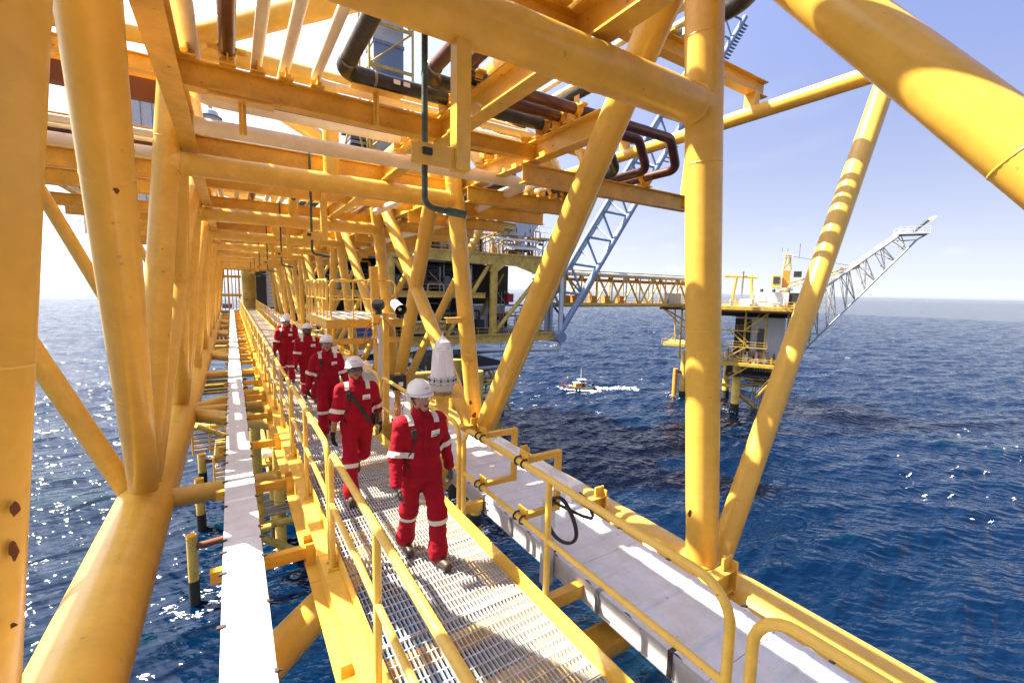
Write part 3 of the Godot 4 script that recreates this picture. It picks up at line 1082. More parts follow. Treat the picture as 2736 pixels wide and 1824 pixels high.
# ------------------------------------------------------------------ fittings along the walkway
func strip_light(u: float, v: float, w: float, label: String) -> Node3D:
	var t := thing("strip_light", label, "strip light", P(u, v, w), "strip lights along the right rail")
	var len := 1.42
	var a := MB.new()
	a.cube(P(u - len / 2, v + 0.02, w - 0.07), P(u + len / 2, v + 0.075, w + 0.07))
	a.cube(P(u - len / 2 - 0.03, v - 0.05, w - 0.075), P(u - len / 2 + 0.05, v + 0.08, w + 0.075))
	a.cube(P(u + len / 2 - 0.05, v - 0.05, w - 0.075), P(u + len / 2 + 0.03, v + 0.08, w + 0.075))
	part("housing", a, M["white"], t)
	var b := MB.new()
	b.tube(P(u - len / 2 + 0.05, v, w), P(u + len / 2 - 0.05, v, w), 0.062, 0.062, 20)
	part("diffuser", b, M["lens"], t)
	var c := MB.new()
	for s in [-0.022, 0.022]:
		c.tube(P(u - len / 2 + 0.06, v + 0.01, w + s), P(u + len / 2 - 0.06, v + 0.01, w + s), 0.013, 0.013, 10)
	part("tube", c, M["white"], t)
	var g := MB.new()
	g.tube(P(u - len / 2 - 0.02, v + 0.04, w - 0.02), P(u - len / 2 - 0.12, v + 0.05, w - 0.04), 0.024, 0.018, 12)
	part("cable_gland", g, M["black"], t)
	return t


func make_fittings() -> void:
	var ym: Material = M["yellow"]
	var sl := strip_light(3.5, 2.44, -1.72, "long strip light on the rail brackets beside the coiled black cable")
	var cb := MB.new()
	var pts := []
	pts.append(P(2.72, 2.49, -1.75))
	pts.append(P(2.62, 2.5, -1.9))
	for k in 2:
		for i in 14:
			var an := TAU * i / 14 + 0.6
			pts.append(P(2.98 + 0.2 * cos(an), 2.47 + 0.012 * k + 0.02 * sin(an * 2), -2.08 + 0.2 * sin(an)))
	pts.append(P(3.38, 2.58, -2.2))
	cb.sweep(smooth_line(pts, 4), 0.014, 10)
	part("cable_coil", cb, M["black"], sl)
	for u in [3.9, 3.14]:
		var t := thing("light_bracket", "yellow U-shaped bracket clamped to the right rail, %s end of the strip light" % ("far" if u > 3.5 else "near"), "bracket", P(u, 2.3, -1.9), "brackets of the strip light")
		var b := MB.new()
		b.bar(P(u, 2.16, -1.5), P(u, 2.56, -1.5), 0.055, 0.055)
		b.bar(P(u, 2.535, -1.527), P(u, 2.535, -2.06), 0.05, 0.05, Vector3.FORWARD)
		b.bar(P(u, 2.16, -2.03), P(u, 2.51, -2.03), 0.05, 0.05)
		part("frame", b, M["beam"], t)
		for w in [-1.51, -2.03]:
			var c := MB.new()
			c.cube(P(u - 0.07, 2.145, w - 0.05), P(u + 0.07, 2.16, w + 0.09))
			part("clamp_plate", c, M["beam"], t)
			for s in [-0.05, 0.05]:
				var d := MB.new()
				var ring := []
				for i in 13:
					var an := PI * 0.5 + PI * i / 12
					ring.append(P(u + s, 2.115 + 0.036 * cos(an), w + 0.036 * sin(an)))
				ring.push_front(P(u + s, 2.17, w + 0.036))
				ring.append(P(u + s, 2.17, w - 0.036))
				d.sweep(PackedVector3Array(ring), 0.008, 8)
				part("u_bolt", d, M["clip"], t)
	for q in [[10.2, "strip light on the right rail just behind the third worker"], [13.6, "strip light on the right rail behind the fourth worker"], [21.0, "strip light far down the right rail before the step-over stairs"]]:
		strip_light(q[0], 2.4, -1.72, q[1])
	# navigation beacon
	var bu := 6.0
	var bv := 2.6
	var bt := thing("beacon", "white ribbed navigation beacon lantern on a rusty plate beside the leading worker", "beacon", P(bu, bv, -2.95))
	var k := MB.new()
	k.bar(P(bu, bv, -2.95), P(bu, bv, -1.57), 0.14, 0.14)
	part("post", k, ym, bt)
	k = MB.new()
	k.box(P(bu, bv, -1.555), Vector3(0.25, 0, 0.06), Vector3(0, 0.008, 0), Vector3(-0.05, 0, 0.22))
	part("base_plate", k, M["beam"], bt)
	k = MB.new()
	for i in 4:
		var q := P(bu + 0.12 * cos(i * PI / 2 + 0.6), bv + 0.12 * sin(i * PI / 2 + 0.6), -1.55)
		k.tube(q, q + Vector3(0, 0.07, 0), 0.016, 0.016, 8)
	part("mounting_feet", k, M["steel"], bt)
	k = MB.new()
	k.lathe(P(bu, bv, -1.49), Vector3.UP, [[0.0, 0.0], [0.15, 0.0], [0.165, 0.03], [0.17, 0.09], [0.19, 0.12], [0.215, 0.125], [0.215, 0.145], [0.19, 0.15], [0.185, 0.19], [0.21, 0.195], [0.21, 0.21], [0.0, 0.212]], 28)
	part("base", k, M["pale_grey"], bt)
	k = MB.new()
	for i in 12:
		var q := P(bu + 0.2 * cos(TAU * i / 12), bv + 0.2 * sin(TAU * i / 12), -1.38)
		k.tube(q, q + Vector3(0, 0.11, 0), 0.009, 0.009, 6)
	part("flange_bolts", k, M["clip"], bt)
	k = MB.new()      # fluted drum lens
	var seg := 48
	for i in seg:
		var rr := func(n: int, base: float) -> float: return base * (1.0 if n % 2 == 0 else 0.965)
		var a0 := TAU * i / seg
		var a1 := TAU * (i + 1) / seg
		var r0: float = rr.call(i, 0.178)
		var r1: float = rr.call(i + 1, 0.178)
		var lo := -1.28
		var hi := -0.885
		k.quad(P(bu + r0 * cos(a0), bv + r0 * sin(a0), lo), P(bu + r1 * cos(a1), bv + r1 * sin(a1), lo), P(bu + r1 * 0.83 * cos(a1), bv + r1 * 0.83 * sin(a1), hi), P(bu + r0 * 0.83 * cos(a0), bv + r0 * 0.83 * sin(a0), hi))
	k.lathe(P(bu, bv, -0.885), Vector3.UP, [[0.15, 0.0], [0.155, 0.01], [0.15, 0.02], [0.0, 0.021]], 28)
	part("drum_lens", k, M["lens"], bt)
	k = MB.new()
	k.lathe(P(bu, bv, -1.28), Vector3.UP, [[0.05, 0.0], [0.055, 0.2], [0.04, 0.34], [0.0, 0.36]], 16)
	part("lamp_changer", k, M["steel"], bt)
	k = MB.new()      # faceted cap drawn up to a spike
	var six := []
	for i in 6:
		six.append([P(bu + 0.125 * cos(TAU * i / 6), bv + 0.125 * sin(TAU * i / 6), -0.86), P(bu + 0.118 * cos(TAU * (i + 0.5) / 6), bv + 0.118 * sin(TAU * (i + 0.5) / 6), -0.765)])
	for i in 6:
		var a: Vector3 = six[i][0]
		var b: Vector3 = six[(i + 1) % 6][0]
		var c: Vector3 = six[i][1]
		var d: Vector3 = six[(i + 1) % 6][1]
		for tr in [[a, b, c], [b, d, c], [c, d, P(bu, bv, -0.672)]]:
			var nn: Vector3 = (tr[1] - tr[0]).cross(tr[2] - tr[0]).normalized()
			if nn.dot(tr[0] - P(bu, bv, -0.9)) < 0:
				nn = -nn
			var o := k.put(tr[0], nn)
			k.put(tr[1], nn)
			k.put(tr[2], nn)
			k.tri(o, o + 1, o + 2)
	k.tube(P(bu, bv, -0.70), P(bu, bv, -0.62), 0.014, 0.003, 10)
	part("cap", k, M["lens"], bt)
	k = MB.new()
	k.sweep(smooth_line([P(bu - 0.02, bv - 0.2, -1.4), P(bu - 0.04, bv - 0.28, -1.5), P(bu, bv - 0.2, -1.9), P(bu, bv - 0.09, -2.5)], 6), 0.011, 8)
	part("supply_cable", k, M["white"], bt)
	# horn pole
	var pu := 8.75
	var pv := 2.45
	var ht := thing("horn_pole", "slim grey pole carrying a fog horn, a floodlight and looped cables", "signal pole", P(pu, pv, -2.95))
	k = MB.new()
	k.tube(P(pu, pv, -2.95), P(pu, pv, -0.72), 0.042, 0.042, 16)
	part("pole", k, M["pale_grey"], ht)
	k = MB.new()
	k.bar(P(pu + 0.15, pv + 0.16, -2.95), P(pu + 0.15, pv + 0.16, -0.5), 0.12, 0.1)
	k.bar(P(pu + 0.15, pv - 0.12, -0.52), P(pu + 0.15, pv + 0.42, -0.52), 0.1, 0.02)
	part("support_post", k, ym, ht)
	k = MB.new()      # horn pointing at the camera and down
	var hp := P(pu - 0.05, pv + 0.34, -0.36)
	var hd := Vector3(0.12, -0.42, 1.0).normalized()
	k.lathe(hp - hd * 0.16, hd, [[0.0, 0.0], [0.085, 0.005], [0.095, 0.03], [0.098, 0.2], [0.102, 0.24], [0.118, 0.33]], 24)
	part("horn_body", k, M["pale_grey"], ht)
	k = MB.new()
	k.lathe(hp - hd * 0.16, hd, [[0.118, 0.33], [0.125, 0.345], [0.112, 0.345], [0.07, 0.26], [0.04, 0.22], [0.0, 0.22]], 24)
	part("horn_mouth", k, M["black"], ht)
	k = MB.new()
	k.lathe(hp + hd * 0.07, hd, [[0.03, 0.0], [0.036, 0.06], [0.03, 0.075], [0.0, 0.08]], 16)
	part("horn_driver", k, M["white"], ht)
	k = MB.new()
	var fp := P(pu, pv - 0.02, -0.36)
	k.lathe(fp, Vector3(-0.2, 0.9, 0.35), [[0.0, -0.05], [0.1, -0.05], [0.125, 0.0], [0.13, 0.06], [0.11, 0.1], [0.0, 0.11]], 20)
	k.box(fp + Vector3(0, -0.1, 0), Vector3(0.05, 0, 0), Vector3(0, 0.06, 0), Vector3(0, 0, 0.05))
	part("floodlight", k, M["black"], ht)
	k = MB.new()
	k.sweep(smooth_line([P(pu, pv, -0.72), P(pu - 0.05, pv - 0.2, -0.7), P(pu - 0.06, pv - 0.32, -0.95), P(pu - 0.04, pv - 0.22, -1.15), P(pu, pv - 0.06, -0.95), P(pu, pv + 0.02, -0.6), P(pu - 0.02, pv + 0.2, -0.75), P(pu, pv + 0.3, -0.95)], 8), 0.009, 8)
	k.sweep(smooth_line([P(pu, pv - 0.04, -0.7), P(pu - 0.04, pv - 0.24, -0.8), P(pu - 0.04, pv - 0.3, -1.05), P(pu, pv - 0.05, -1.1), P(pu, pv - 0.05, -2.5)], 8), 0.009, 8)
	part("cable", k, M["cable"] if M.has("cable") else mat("cable", lin(0.36, 0.16, 0.10), 0.6), ht)
	var jb := thing("junction_box", "black junction box with a white label and hanging wires below the horn pole", "junction box", P(7.6, 2.42, -2.9))
	k = MB.new()
	k.cube(P(7.5, 2.32, -1.78), P(7.7, 2.56, -1.53))
	part("box", k, M["dark"], jb)
	k = MB.new()
	k.cube(P(7.497, 2.42, -1.72), P(7.5, 2.5, -1.64))
	part("label_plate", k, M["white"], jb)
	k = MB.new()
	k.bar(P(7.65, 2.45, -2.9), P(7.65, 2.45, -1.5), 0.08, 0.08)
	part("post", k, ym, jb)
	k = MB.new()
	for i in 7:
		var o := 2.34 + 0.03 * i
		k.sweep(smooth_line([P(7.58, o, -1.78), P(7.5, o + 0.02, -1.95 - 0.05 * (i % 3)), P(7.56, o - 0.02, -2.2), P(7.6, o + 0.03, -2.5)], 5), 0.007, 6)
	part("wires", k, M["cable"], jb)
	# step-over landing on the right of the walkway
	var st := thing("step_landing", "yellow step-over landing with handrails between the right truss tubes", "landing", P(15, 3.2, -1.0))
	k = MB.new()
	k.cube(P(13.2, 2.3, -0.93), P(17.5, 4.3, -0.90))
	part("deck", k, M["grating"], st)
	k = MB.new()
	k.ibeam(P(13.15, 2.2, -1.04), P(13.15, 4.4, -1.04), 0.24, 0.12)
	k.ibeam(P(13.2, 2.25, -1.04), P(17.5, 2.25, -1.04), 0.24, 0.12)
	k.ibeam(P(13.15, 2.2, -1.55), P(13.15, 4.4, -1.55), 0.16, 0.1)
	part("edge_beam", k, ym, st)
	for q in [[13.3, 2.3], [13.3, 3.9], [17.4, 2.3], [17.4, 3.9]]:
		k = MB.new()
		k.bar(P(q[0], q[1], -3.1), P(q[0], q[1], -1.15), 0.12, 0.12)
		part("leg", k, ym, st)
	var loops := [[[13.25, 4.2], [13.25, 2.35]], [[13.45, 2.28], [15.2, 2.28]], [[15.5, 2.28], [17.4, 2.28]], [[17.5, 2.4], [17.5, 4.2]]]
	for q in loops:
		var a := P(q[0][0], q[0][1], -0.9)
		var b := P(q[1][0], q[1][1], -0.9)
		var up := Vector3(0, 1.1, 0)
		k = MB.new()
		k.sweep(bend([a, a + up, b + up, b], 0.16), 0.026, 12)
		k.tube(a + up * 0.5, b + up * 0.5, 0.022, 0.022, 12)
		k.tube(a.lerp(b, 0.33), a.lerp(b, 0.33) + up, 0.024, 0.024, 12)
		k.tube(a.lerp(b, 0.67), a.lerp(b, 0.67) + up, 0.024, 0.024, 12)
		part("guard_rail", k, M["rail"], st)
	for s in 7:
		k = MB.new()
		k.cube(P(17.7 + 0.25 * s, 2.45, -1.0 - 0.23 * s), P(17.95 + 0.25 * s, 3.3, -1.03 - 0.23 * s))
		part("stair_tread", k, M["grating"], st)
	k = MB.new()
	k.bar(P(12.9, 3.6, -3.1), P(12.9, 3.45, 0.6), 0.2, 0.2)
	single("lean_post", k, ym, P(12.9, 3.6, -3.1), "thin yellow post standing in front of the step-over landing", "post")


func smooth_line(pts: Array, per: int) -> PackedVector3Array:
	var c := Curve3D.new()
	for i in pts.size():
		var a: Vector3 = pts[maxi(i - 1, 0)]
		var b: Vector3 = pts[mini(i + 1, pts.size() - 1)]
		var t := (b - a) / 6.0
		c.add_point(pts[i], -t, t)
	var o := PackedVector3Array()
	for i in pts.size() - 1:
		for k in per:
			o.append(c.sample(i, float(k) / per))
	o.append(pts[-1])
	return o


# ------------------------------------------------------------------ the production platform at the end of the bridge
func bar_part(called: String, a: Vector3, b: Vector3, w: float, h: float, m: Material, t: Node3D) -> MeshInstance3D:
	var k := MB.new()
	k.bar(a, b, w, h)
	return part(called, k, m, t)


func box_part(called: String, a: Vector3, b: Vector3, m: Material, t: Node3D) -> MeshInstance3D:
	var k := MB.new()
	k.cube(a, b)
	return part(called, k, m, t)


func rod(called: String, a: Vector3, b: Vector3, r: float, m: Material, t: Node3D, seg := 12) -> MeshInstance3D:
	var k := MB.new()
	k.tube(a, b, r, r, seg)
	return part(called, k, m, t)


func railing(t: Node3D, a: Vector3, b: Vector3, m: Material, h := 1.1, step := 1.8) -> void:
	var up := Vector3(0, h, 0)
	var k := MB.new()
	k.tube(a + up, b + up, 0.035, 0.035, 6)
	k.tube(a + up * 0.5, b + up * 0.5, 0.03, 0.03, 6)
	var n := maxi(1, int(a.distance_to(b) / step))
	for i in n + 1:
		var p := a.lerp(b, float(i) / n)
		k.tube(p, p + up, 0.035, 0.035, 6)
	k.bar(a + Vector3(0, 0.06, 0), b + Vector3(0, 0.06, 0), 0.02, 0.12)
	part("railing", k, m, t)


func ladder(t: Node3D, a: Vector3, b: Vector3, m: Material) -> void:
	var k := MB.new()
	for s in [-0.25, 0.25]:
		k.bar(a + Vector3(s, 0, 0), b + Vector3(s, 0, 0), 0.06, 0.06)
	var n := int(a.distance_to(b) / 0.35)
	for i in n:
		var p := a.lerp(b, (i + 0.5) / n)
		k.tube(p - Vector3(0.25, 0, 0), p + Vector3(0.25, 0, 0), 0.02, 0.02, 5)
	for i in int(n / 3.0):
		var p := a.lerp(b, (i * 3 + 1.5) / n)
		for j in 6:
			var q0 := p + Vector3(0.38 * cos(PI * j / 6), 0, 0.5 * sin(PI * j / 6) + 0.1)
			var q1 := p + Vector3(0.38 * cos(PI * (j + 1) / 6), 0, 0.5 * sin(PI * (j + 1) / 6) + 0.1)
			k.bar(q0, q1, 0.02, 0.05)
	part("ladder", k, m, t)


func clutter(t: Node3D, n: int, lo: Vector3, hi: Vector3, mats: Array, s: int) -> void:
	# process pipework, valves and cabinets filling a deck: lo and hi are (u, v, w)
	var g := RandomNumberGenerator.new()
	g.seed = s
	for i in n:
		var u := g.randf_range(lo.x, hi.x)
		var v := g.randf_range(lo.y, hi.y)
		var w := g.randf_range(lo.z, hi.z)
		var m: Material = M[mats[g.randi() % mats.size()]]
		var kind := g.randi() % 9
		var k := MB.new()
		if kind < 3:
			var r := g.randf_range(0.05, 0.16)
			var e := minf(hi.y, v + g.randf_range(1.5, 8.0))
			k.sweep(bend([P(u, v, lo.z), P(u, v, w), P(u, e, w), P(u, e, maxf(lo.z, w - g.randf_range(0.4, 2.5)))], 0.35, 4), r, 8)
			part("pipe_run", k, m, t)
		elif kind < 5:
			k.tube(P(u, v, lo.z), P(u, v, g.randf_range(w, hi.z)), g.randf_range(0.05, 0.14), -1, 8)
			part("riser", k, m, t)
		elif kind == 5:
			var q := Vector3(g.randf_range(0.3, 0.9), g.randf_range(0.5, 1.1), g.randf_range(0.3, 0.8))
			k.cube(P(u, v, lo.z) - Vector3(q.x, 0, q.z), P(u, v, lo.z + q.y * 2) + Vector3(q.x, 0, q.z))
			k.cube(P(u, v - q.x * 0.5, lo.z + q.y * 0.7) + Vector3(0, 0, q.z), P(u, v + q.x * 0.5, lo.z + q.y * 1.6) + Vector3(0, 0, q.z + 0.03))
			part("cabinet", k, m, t)
		elif kind == 6:
			var r := g.randf_range(0.35, 0.8)
			var h := g.randf_range(1.2, 2.6)
			k.lathe(P(u, v, lo.z), Vector3.UP, [[0.0, 0.2], [r, 0.25], [r, h], [r * 0.8, h + r * 0.35], [r * 0.3, h + r * 0.5], [0.0, h + r * 0.52]], 14)
			part("vessel", k, m, t)
		elif kind == 7:
			k.tube(P(u, v, w), P(u, minf(hi.y, v + 3.5), w), 0.1, -1, 8)
			for j in 3:
				var p := P(u, v + 0.7 + 0.9 * j, w)
				k.tube(p - Vector3(0.05, 0, 0), p + Vector3(0.05, 0, 0), 0.2, -1, 10)
				k.tube(p, p + Vector3(0, 0.45, 0), 0.03, -1, 6)
				k.tube(p + Vector3(0, 0.45, 0), p + Vector3(0, 0.48, 0), 0.18, -1, 10)
			part("valve_line", k, m, t)
		else:
			var e := Vector3(g.randf_range(-2.5, 2.5), g.randf_range(1.0, 2.5), 0)
			k.bar(P(u, v, w), P(u, v, w) + e, 0.09, 0.09)
			k.bar(P(u, v, lo.z), P(u, v, hi.z), 0.12, 0.12)
			part("light_frame", k, m, t)


func make_platform() -> void:
	var dy: Material = M["deck_yellow"]
	var ol: Material = M["olive"]
	var t := thing("production_platform", "big yellow and black production platform behind the right truss, where the bridge lands", "platform", P(64, 20, -9))
	# decks with plate girders
	for q in [[5.0, 45.0, 5.55, 0.25], [6.0, 33.0, -0.45, 0.2], [-4.0, 46.6, -6.9, 0.25], [8.0, 31.0, 11.0, 0.2]]:
		var k := MB.new()
		k.cube(P(60.2, q[0], q[2] - q[3]), P(86, q[1], q[2]))
		part("deck_plate", k, M["shade_grey"], t)
	# haunched main girder
	var hg := PackedVector2Array()
	for p in [[5.0, 5.5], [45.0, 5.5], [45.0, 2.9], [42.0, 2.9], [38.5, 3.9], [36.5, 3.9], [35.2, 2.9], [33.6, 2.9], [34.8, 3.9], [22.0, 4.2], [5.0, 4.2]]:
		hg.append(Vector2(p[0], p[1]))
	var k := MB.new()
	k.prism(hg, P(60, 0, 0), Vector3.RIGHT, Vector3.UP, Vector3(0, 0, -0.12))
	k.cube(P(59.85, 5.0, 5.5), P(60.25, 45.0, 5.62))
	part("main_girder", k, dy, t)
	for v in [9.0, 13.0, 17.0, 21.0, 25.0, 29.0, 33.0, 35.8, 40.0, 43.5]:
		box_part("girder_stiffener", P(59.86, v, 4.2), P(60, v + 0.12, 5.5), dy, t)
	for q in [[-4.0, 46.6, -8.2, -6.95], [6.0, 33.0, -1.2, -0.4], [8.0, 31.0, 10.3, 11.05]]:
		var g := MB.new()
		g.ibeam(P(60, q[0], (q[2] + q[3]) / 2), P(60, q[1], (q[2] + q[3]) / 2), q[3] - q[2], 0.5, 0.08, 0.06)
		part("edge_girder", g, dy, t)
	# columns and braces
	for v in [1.9, 18.5, 34.8]:
		rod("column", P(60.6, v, -8), P(60.6, v, 5.0), 0.62, dy, t, 20)
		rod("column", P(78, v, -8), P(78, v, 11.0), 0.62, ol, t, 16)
	rod("column", P(61, 46.0, -8), P(61, 46.0, 3), 0.35, ol, t, 14)
	for q in [[34.8, -7, 44.0, 3.0], [34.0, 4.0, 27.0, -6.8], [19.0, 4.0, 27.0, -6.8], [11.0, -6.8, 18.0, 4.0], [10.8, -6.8, 3.0, 4.0]]:
		rod("diagonal_brace", P(60.6, q[0], q[1]), P(60.6, q[2], q[3]), 0.34, dy, t, 16)
	for q in [[36.0, -7, 42.0, 3.0], [33.0, 3.0, 30.0, -6.8], [24.0, -6.8, 30.0, 4.0]]:
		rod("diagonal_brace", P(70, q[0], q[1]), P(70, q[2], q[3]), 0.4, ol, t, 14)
	# dark enclosed interior
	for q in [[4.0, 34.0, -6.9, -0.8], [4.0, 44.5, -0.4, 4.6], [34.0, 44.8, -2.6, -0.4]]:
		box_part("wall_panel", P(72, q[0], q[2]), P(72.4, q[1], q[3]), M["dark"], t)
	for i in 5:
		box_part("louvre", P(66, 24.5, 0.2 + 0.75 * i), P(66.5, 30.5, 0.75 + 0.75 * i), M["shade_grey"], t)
	for i in 9:
		box_part("cladding_sheet", P(69.8, 34.4 + 0.9 * i, -6.8), P(69.95 + 0.05 * (i % 2), 35.28 + 0.9 * i, -2.6), M["pale_grey"], t)
	for i in 13:
		var v := 8.0 + 1.95 * i
		box_part("module_panel", P(69 + 0.3 * (i % 3), v, 5.6), P(69.6 + 0.3 * (i % 3), v + 1.9, 12.5 + 1.2 * ((i * 7) % 3)), [M["steel"], M["shade_grey"], M["olive"], M["pale_grey"]][(i * 5) % 4], t)
	for i in 12:
		rod("module_frame", P(66, 8.0 + 2.2 * i, 5.6), P(66, 8.0 + 2.2 * i, 13.5), 0.12, [dy, ol][i % 2], t, 8)
		if i < 11:
			rod("module_frame", P(66, 8.0 + 2.2 * i, 5.8 if i % 2 else 10.8), P(66, 10.2 + 2.2 * i, 10.8 if i % 2 else 5.8), 0.09, dy, t, 8)
	for w in [7.8, 9.6, 12.2, 13.4]:
		bar_part("module_beam", P(65.9, 8, w), P(65.9, 33, w), 0.15, 0.25, dy, t)
	box_part("door", P(69.6, 37.4, -6.8), P(69.8, 38.5, -4.6), M["white"], t)
	box_part("window", P(69.6, 39.4, -5.4), P(69.8, 41.2, -4.2), M["dark_glass"], t)
	for q in [[20.0, 31.0, -0.42], [6.0, 19.0, -0.42]]:
		railing(t, P(60.1, q[0], q[2]), P(60.1, q[1], q[2]), ol)
	for q in [[7.0, 44.5, 5.62], [12.0, 46.5, -6.9], [9.0, 30.5, 11.05]]:
		railing(t, P(60.1, q[0], q[2]), P(60.1, q[1], q[2]), dy)
	railing(t, P(60.1, 44.9, 5.62), P(80, 44.9, 5.62), dy)
	railing(t, P(60.1, 46.5, -6.9), P(80, 46.5, -6.9), dy)
	# upper works
	for v in [14.0, 22.0, 31.0]:
		rod("column", P(62, v, 5.6), P(62, v, 11.0), 0.28, dy, t, 14)
		rod("column", P(74, v, 5.6), P(74, v, 15.0), 0.28, dy, t, 12)
	for q in [[31.0, 5.8, 38.6, 10.2], [38.6, 10.2, 31.6, 7.2], [31.6, 5.7, 27.0, 9.6], [33.0, 5.7, 28.5, 8.0], [38.8, 10.1, 35.0, 5.8], [22.0, 5.8, 29.0, 10.3]]:
		rod("diagonal_brace", P(61.5, q[0], q[1]), P(61.5, q[2], q[3]), 0.13, ol, t, 10)
	var ub := MB.new()
	ub.ibeam(P(61, 27.0, 10.75), P(61, 38.9, 10.1), 0.9, 0.4, 0.06, 0.05)
	part("upper_beam", ub, dy, t)
	ladder(t, P(60.2, 15.6, 5.6), P(60.2, 15.6, 13.5), dy)
	ladder(t, P(60.2, 26.2, 5.6), P(60.2, 26.2, 10.6), dy)
	clutter(t, 100, Vector3(61, 22.5, 5.7), Vector3(66, 44.0, 10.0), ["orange", "beam", "pale_grey", "steel", "dark", "orange", "white"], 1)
	clutter(t, 90, Vector3(61, 7.0, 5.7), Vector3(70, 23.0, 12.5), ["pale_grey", "deck_yellow", "steel", "dark", "orange", "white"], 2)
	clutter(t, 50, Vector3(61, 8.0, -0.4), Vector3(68, 32.5, 3.8), ["shade_grey", "steel", "pale_grey", "dark", "orange"], 3)
	clutter(t, 34, Vector3(61, 5.0, -6.8), Vector3(66, 33.0, -2.0), ["shade_grey", "steel", "pale_grey", "dark", "olive"], 4)
	clutter(t, 16, Vector3(62, 36.0, -6.8), Vector3(68, 45.0, 0.0), ["pale_grey", "steel", "dark", "deck_yellow"], 5)
	clutter(t, 50, Vector3(62, 10.0, 11.1), Vector3(74, 30.0, 15.0), ["pale_grey", "steel", "deck_yellow", "orange"], 6)
	var ck := MB.new()
	ck.cube(P(63, 38.9, -1.9), P(64, 40.1, -0.5))
	part("red_cabinet", ck, M["red"], t)
	clutter(t, 60, Vector3(50, 13.0, -17.5), Vector3(60, 31.0, -9.0), ["dark", "shade_grey", "olive", "dark", "steel"], 8)
	for i in 9:
		bar_part("under_truss", P(52 + (i % 3) * 3.5, 12, -10.5 - 2.2 * (i / 3)), P(52 + (i % 3) * 3.5, 32, -10.5 - 2.2 * (i / 3)), 0.4, 0.4, [M["dark"], ol, M["shade_grey"]][i % 3], t)
	for i in 5:
		rod("under_brace", P(52, 13 + 4 * i, -16.8), P(52, 17 + 4 * i, -10.5), 0.22, ol if i % 2 else M["dark"], t)
		rod("under_brace", P(52, 17 + 4 * i, -16.8), P(52, 13 + 4 * i, -10.5), 0.18, ol, t)
	box_part("under_deck", P(50, 12, -17.6), P(60, 31.5, -17.3), M["shade_grey"], t)
	# underside pipework
	for i in 4:
		rod("underdeck_pipe", P(60.4 + 0.7 * i, 4.0, -9.2 - 0.25 * i), P(60.4 + 0.7 * i, 34.0 + 2.0 * i, -9.2 - 0.25 * i), 0.22, M["dark"] if i % 2 == 0 else M["steel"], t)
	var gp := MB.new()
	gp.sweep(bend([P(60, 30.0, -8.9), P(60, 32.0, -9.2), P(60, 48.0, -9.9), P(60, 48.0, 2.5)], 1.0, 6), 0.36, 14)
	part("grey_riser", gp, M["pale_grey"], t)
	for q in [[36.0, -9.0], [41.0, -9.4]]:
		rod("pipe_hanger", P(60, q[0], q[1]), P(60, q[0], -8.0), 0.08, M["steel"], t)
	# portal under which the bridge ends
	for i in 9:
		rod("riser", P(61 + 0.5 * (i % 3), -1.7 + 0.36 * i, -6.9), P(61 + 0.5 * (i % 3), -1.7 + 0.36 * i, 6.0), [0.05, 0.09, 0.07][i % 3], [M["steel"], M["orange"], M["pale_grey"]][i % 3], t)
	for q in [[-2.5, 1.0, 0.9], [-2.5, 1.0, -1.2], [-2.5, 4.8, 1.9]]:
		bar_part("portal_beam", P(60, q[0], q[2]), P(60, q[1], q[2]), 0.25, 0.3, M["beam"], t)
	for i in 4:
		var e := MB.new()
		e.sweep(bend([P(60.3, -0.6 + 0.5 * i, 3.2), P(60.3, -0.6 + 0.5 * i, 2.4), P(61.2, -0.6 + 0.5 * i, 2.4)], 0.2), 0.11, 10)
		part("pipe_elbow", e, M["white"], t)
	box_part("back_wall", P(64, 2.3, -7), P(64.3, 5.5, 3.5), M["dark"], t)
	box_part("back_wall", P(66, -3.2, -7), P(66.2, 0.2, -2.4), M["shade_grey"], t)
	box_part("deck_plate", P(58.5, -2.5, -3.1), P(64, 4.5, -2.9), M["steel"], t)
	rod("fat_column", P(60.2, 1.75, -6.9), P(60.2, 1.75, 3.2), 0.62, ol, t, 20)
	var up := thing("vertical_cable_tray", "white ribbed cable tray rising at the far end of the bridge", "cable tray", P(59.2, 4.0, -2.6))
	for i in 11:
		box_part("cover_panel", P(59.2, 3.55, -2.55 + 0.42 * i), P(59.3, 4.6, -2.16 + 0.42 * i), M["tray"], up)
	var rb := MB.new()
	for s in [3.5, 4.62]:
		rb.cube(P(59.18, s, -2.6), P(59.34, s + 0.04, 2.1))
	part("tray_edges", rb, M["steel"], up)
	# things on the platform
	var ct := thing("shipping_container", "blue corrugated container on the lower deck between two right truss columns", "container", P(57, 13.6, -6.5))
	box_part("deck_bracket", P(55.0, 11.5, -6.75), P(60, 16.0, -6.55), dy, ct)
	for i in 14:
		box_part("corrugation", P(55.05 - 0.06 * (i % 2), 12.4 + 0.2 * i, -6.4), P(55.2, 12.6 + 0.2 * i, -3.5), M["blue"], ct)
	box_part("container_box", P(55.2, 12.3, -6.5), P(60, 15.3, -3.4), M["blue"], ct)
	railing(ct, P(54.95, 11.6, -6.55), P(54.95, 16.0, -6.55), dy)
	var sg := thing("name_sign", "yellow platform name sign with black lettering on the lower deck rail", "sign", P(59.6, 23, -6.4))
	box_part("board", P(59.6, 19.9, -6.3), P(59.7, 26.3, -4.5), M["deck_yellow"], sg)
	box_part("logo_plate", P(59.58, 20.1, -5.4), P(59.6, 20.9, -4.65), M["white"], sg)
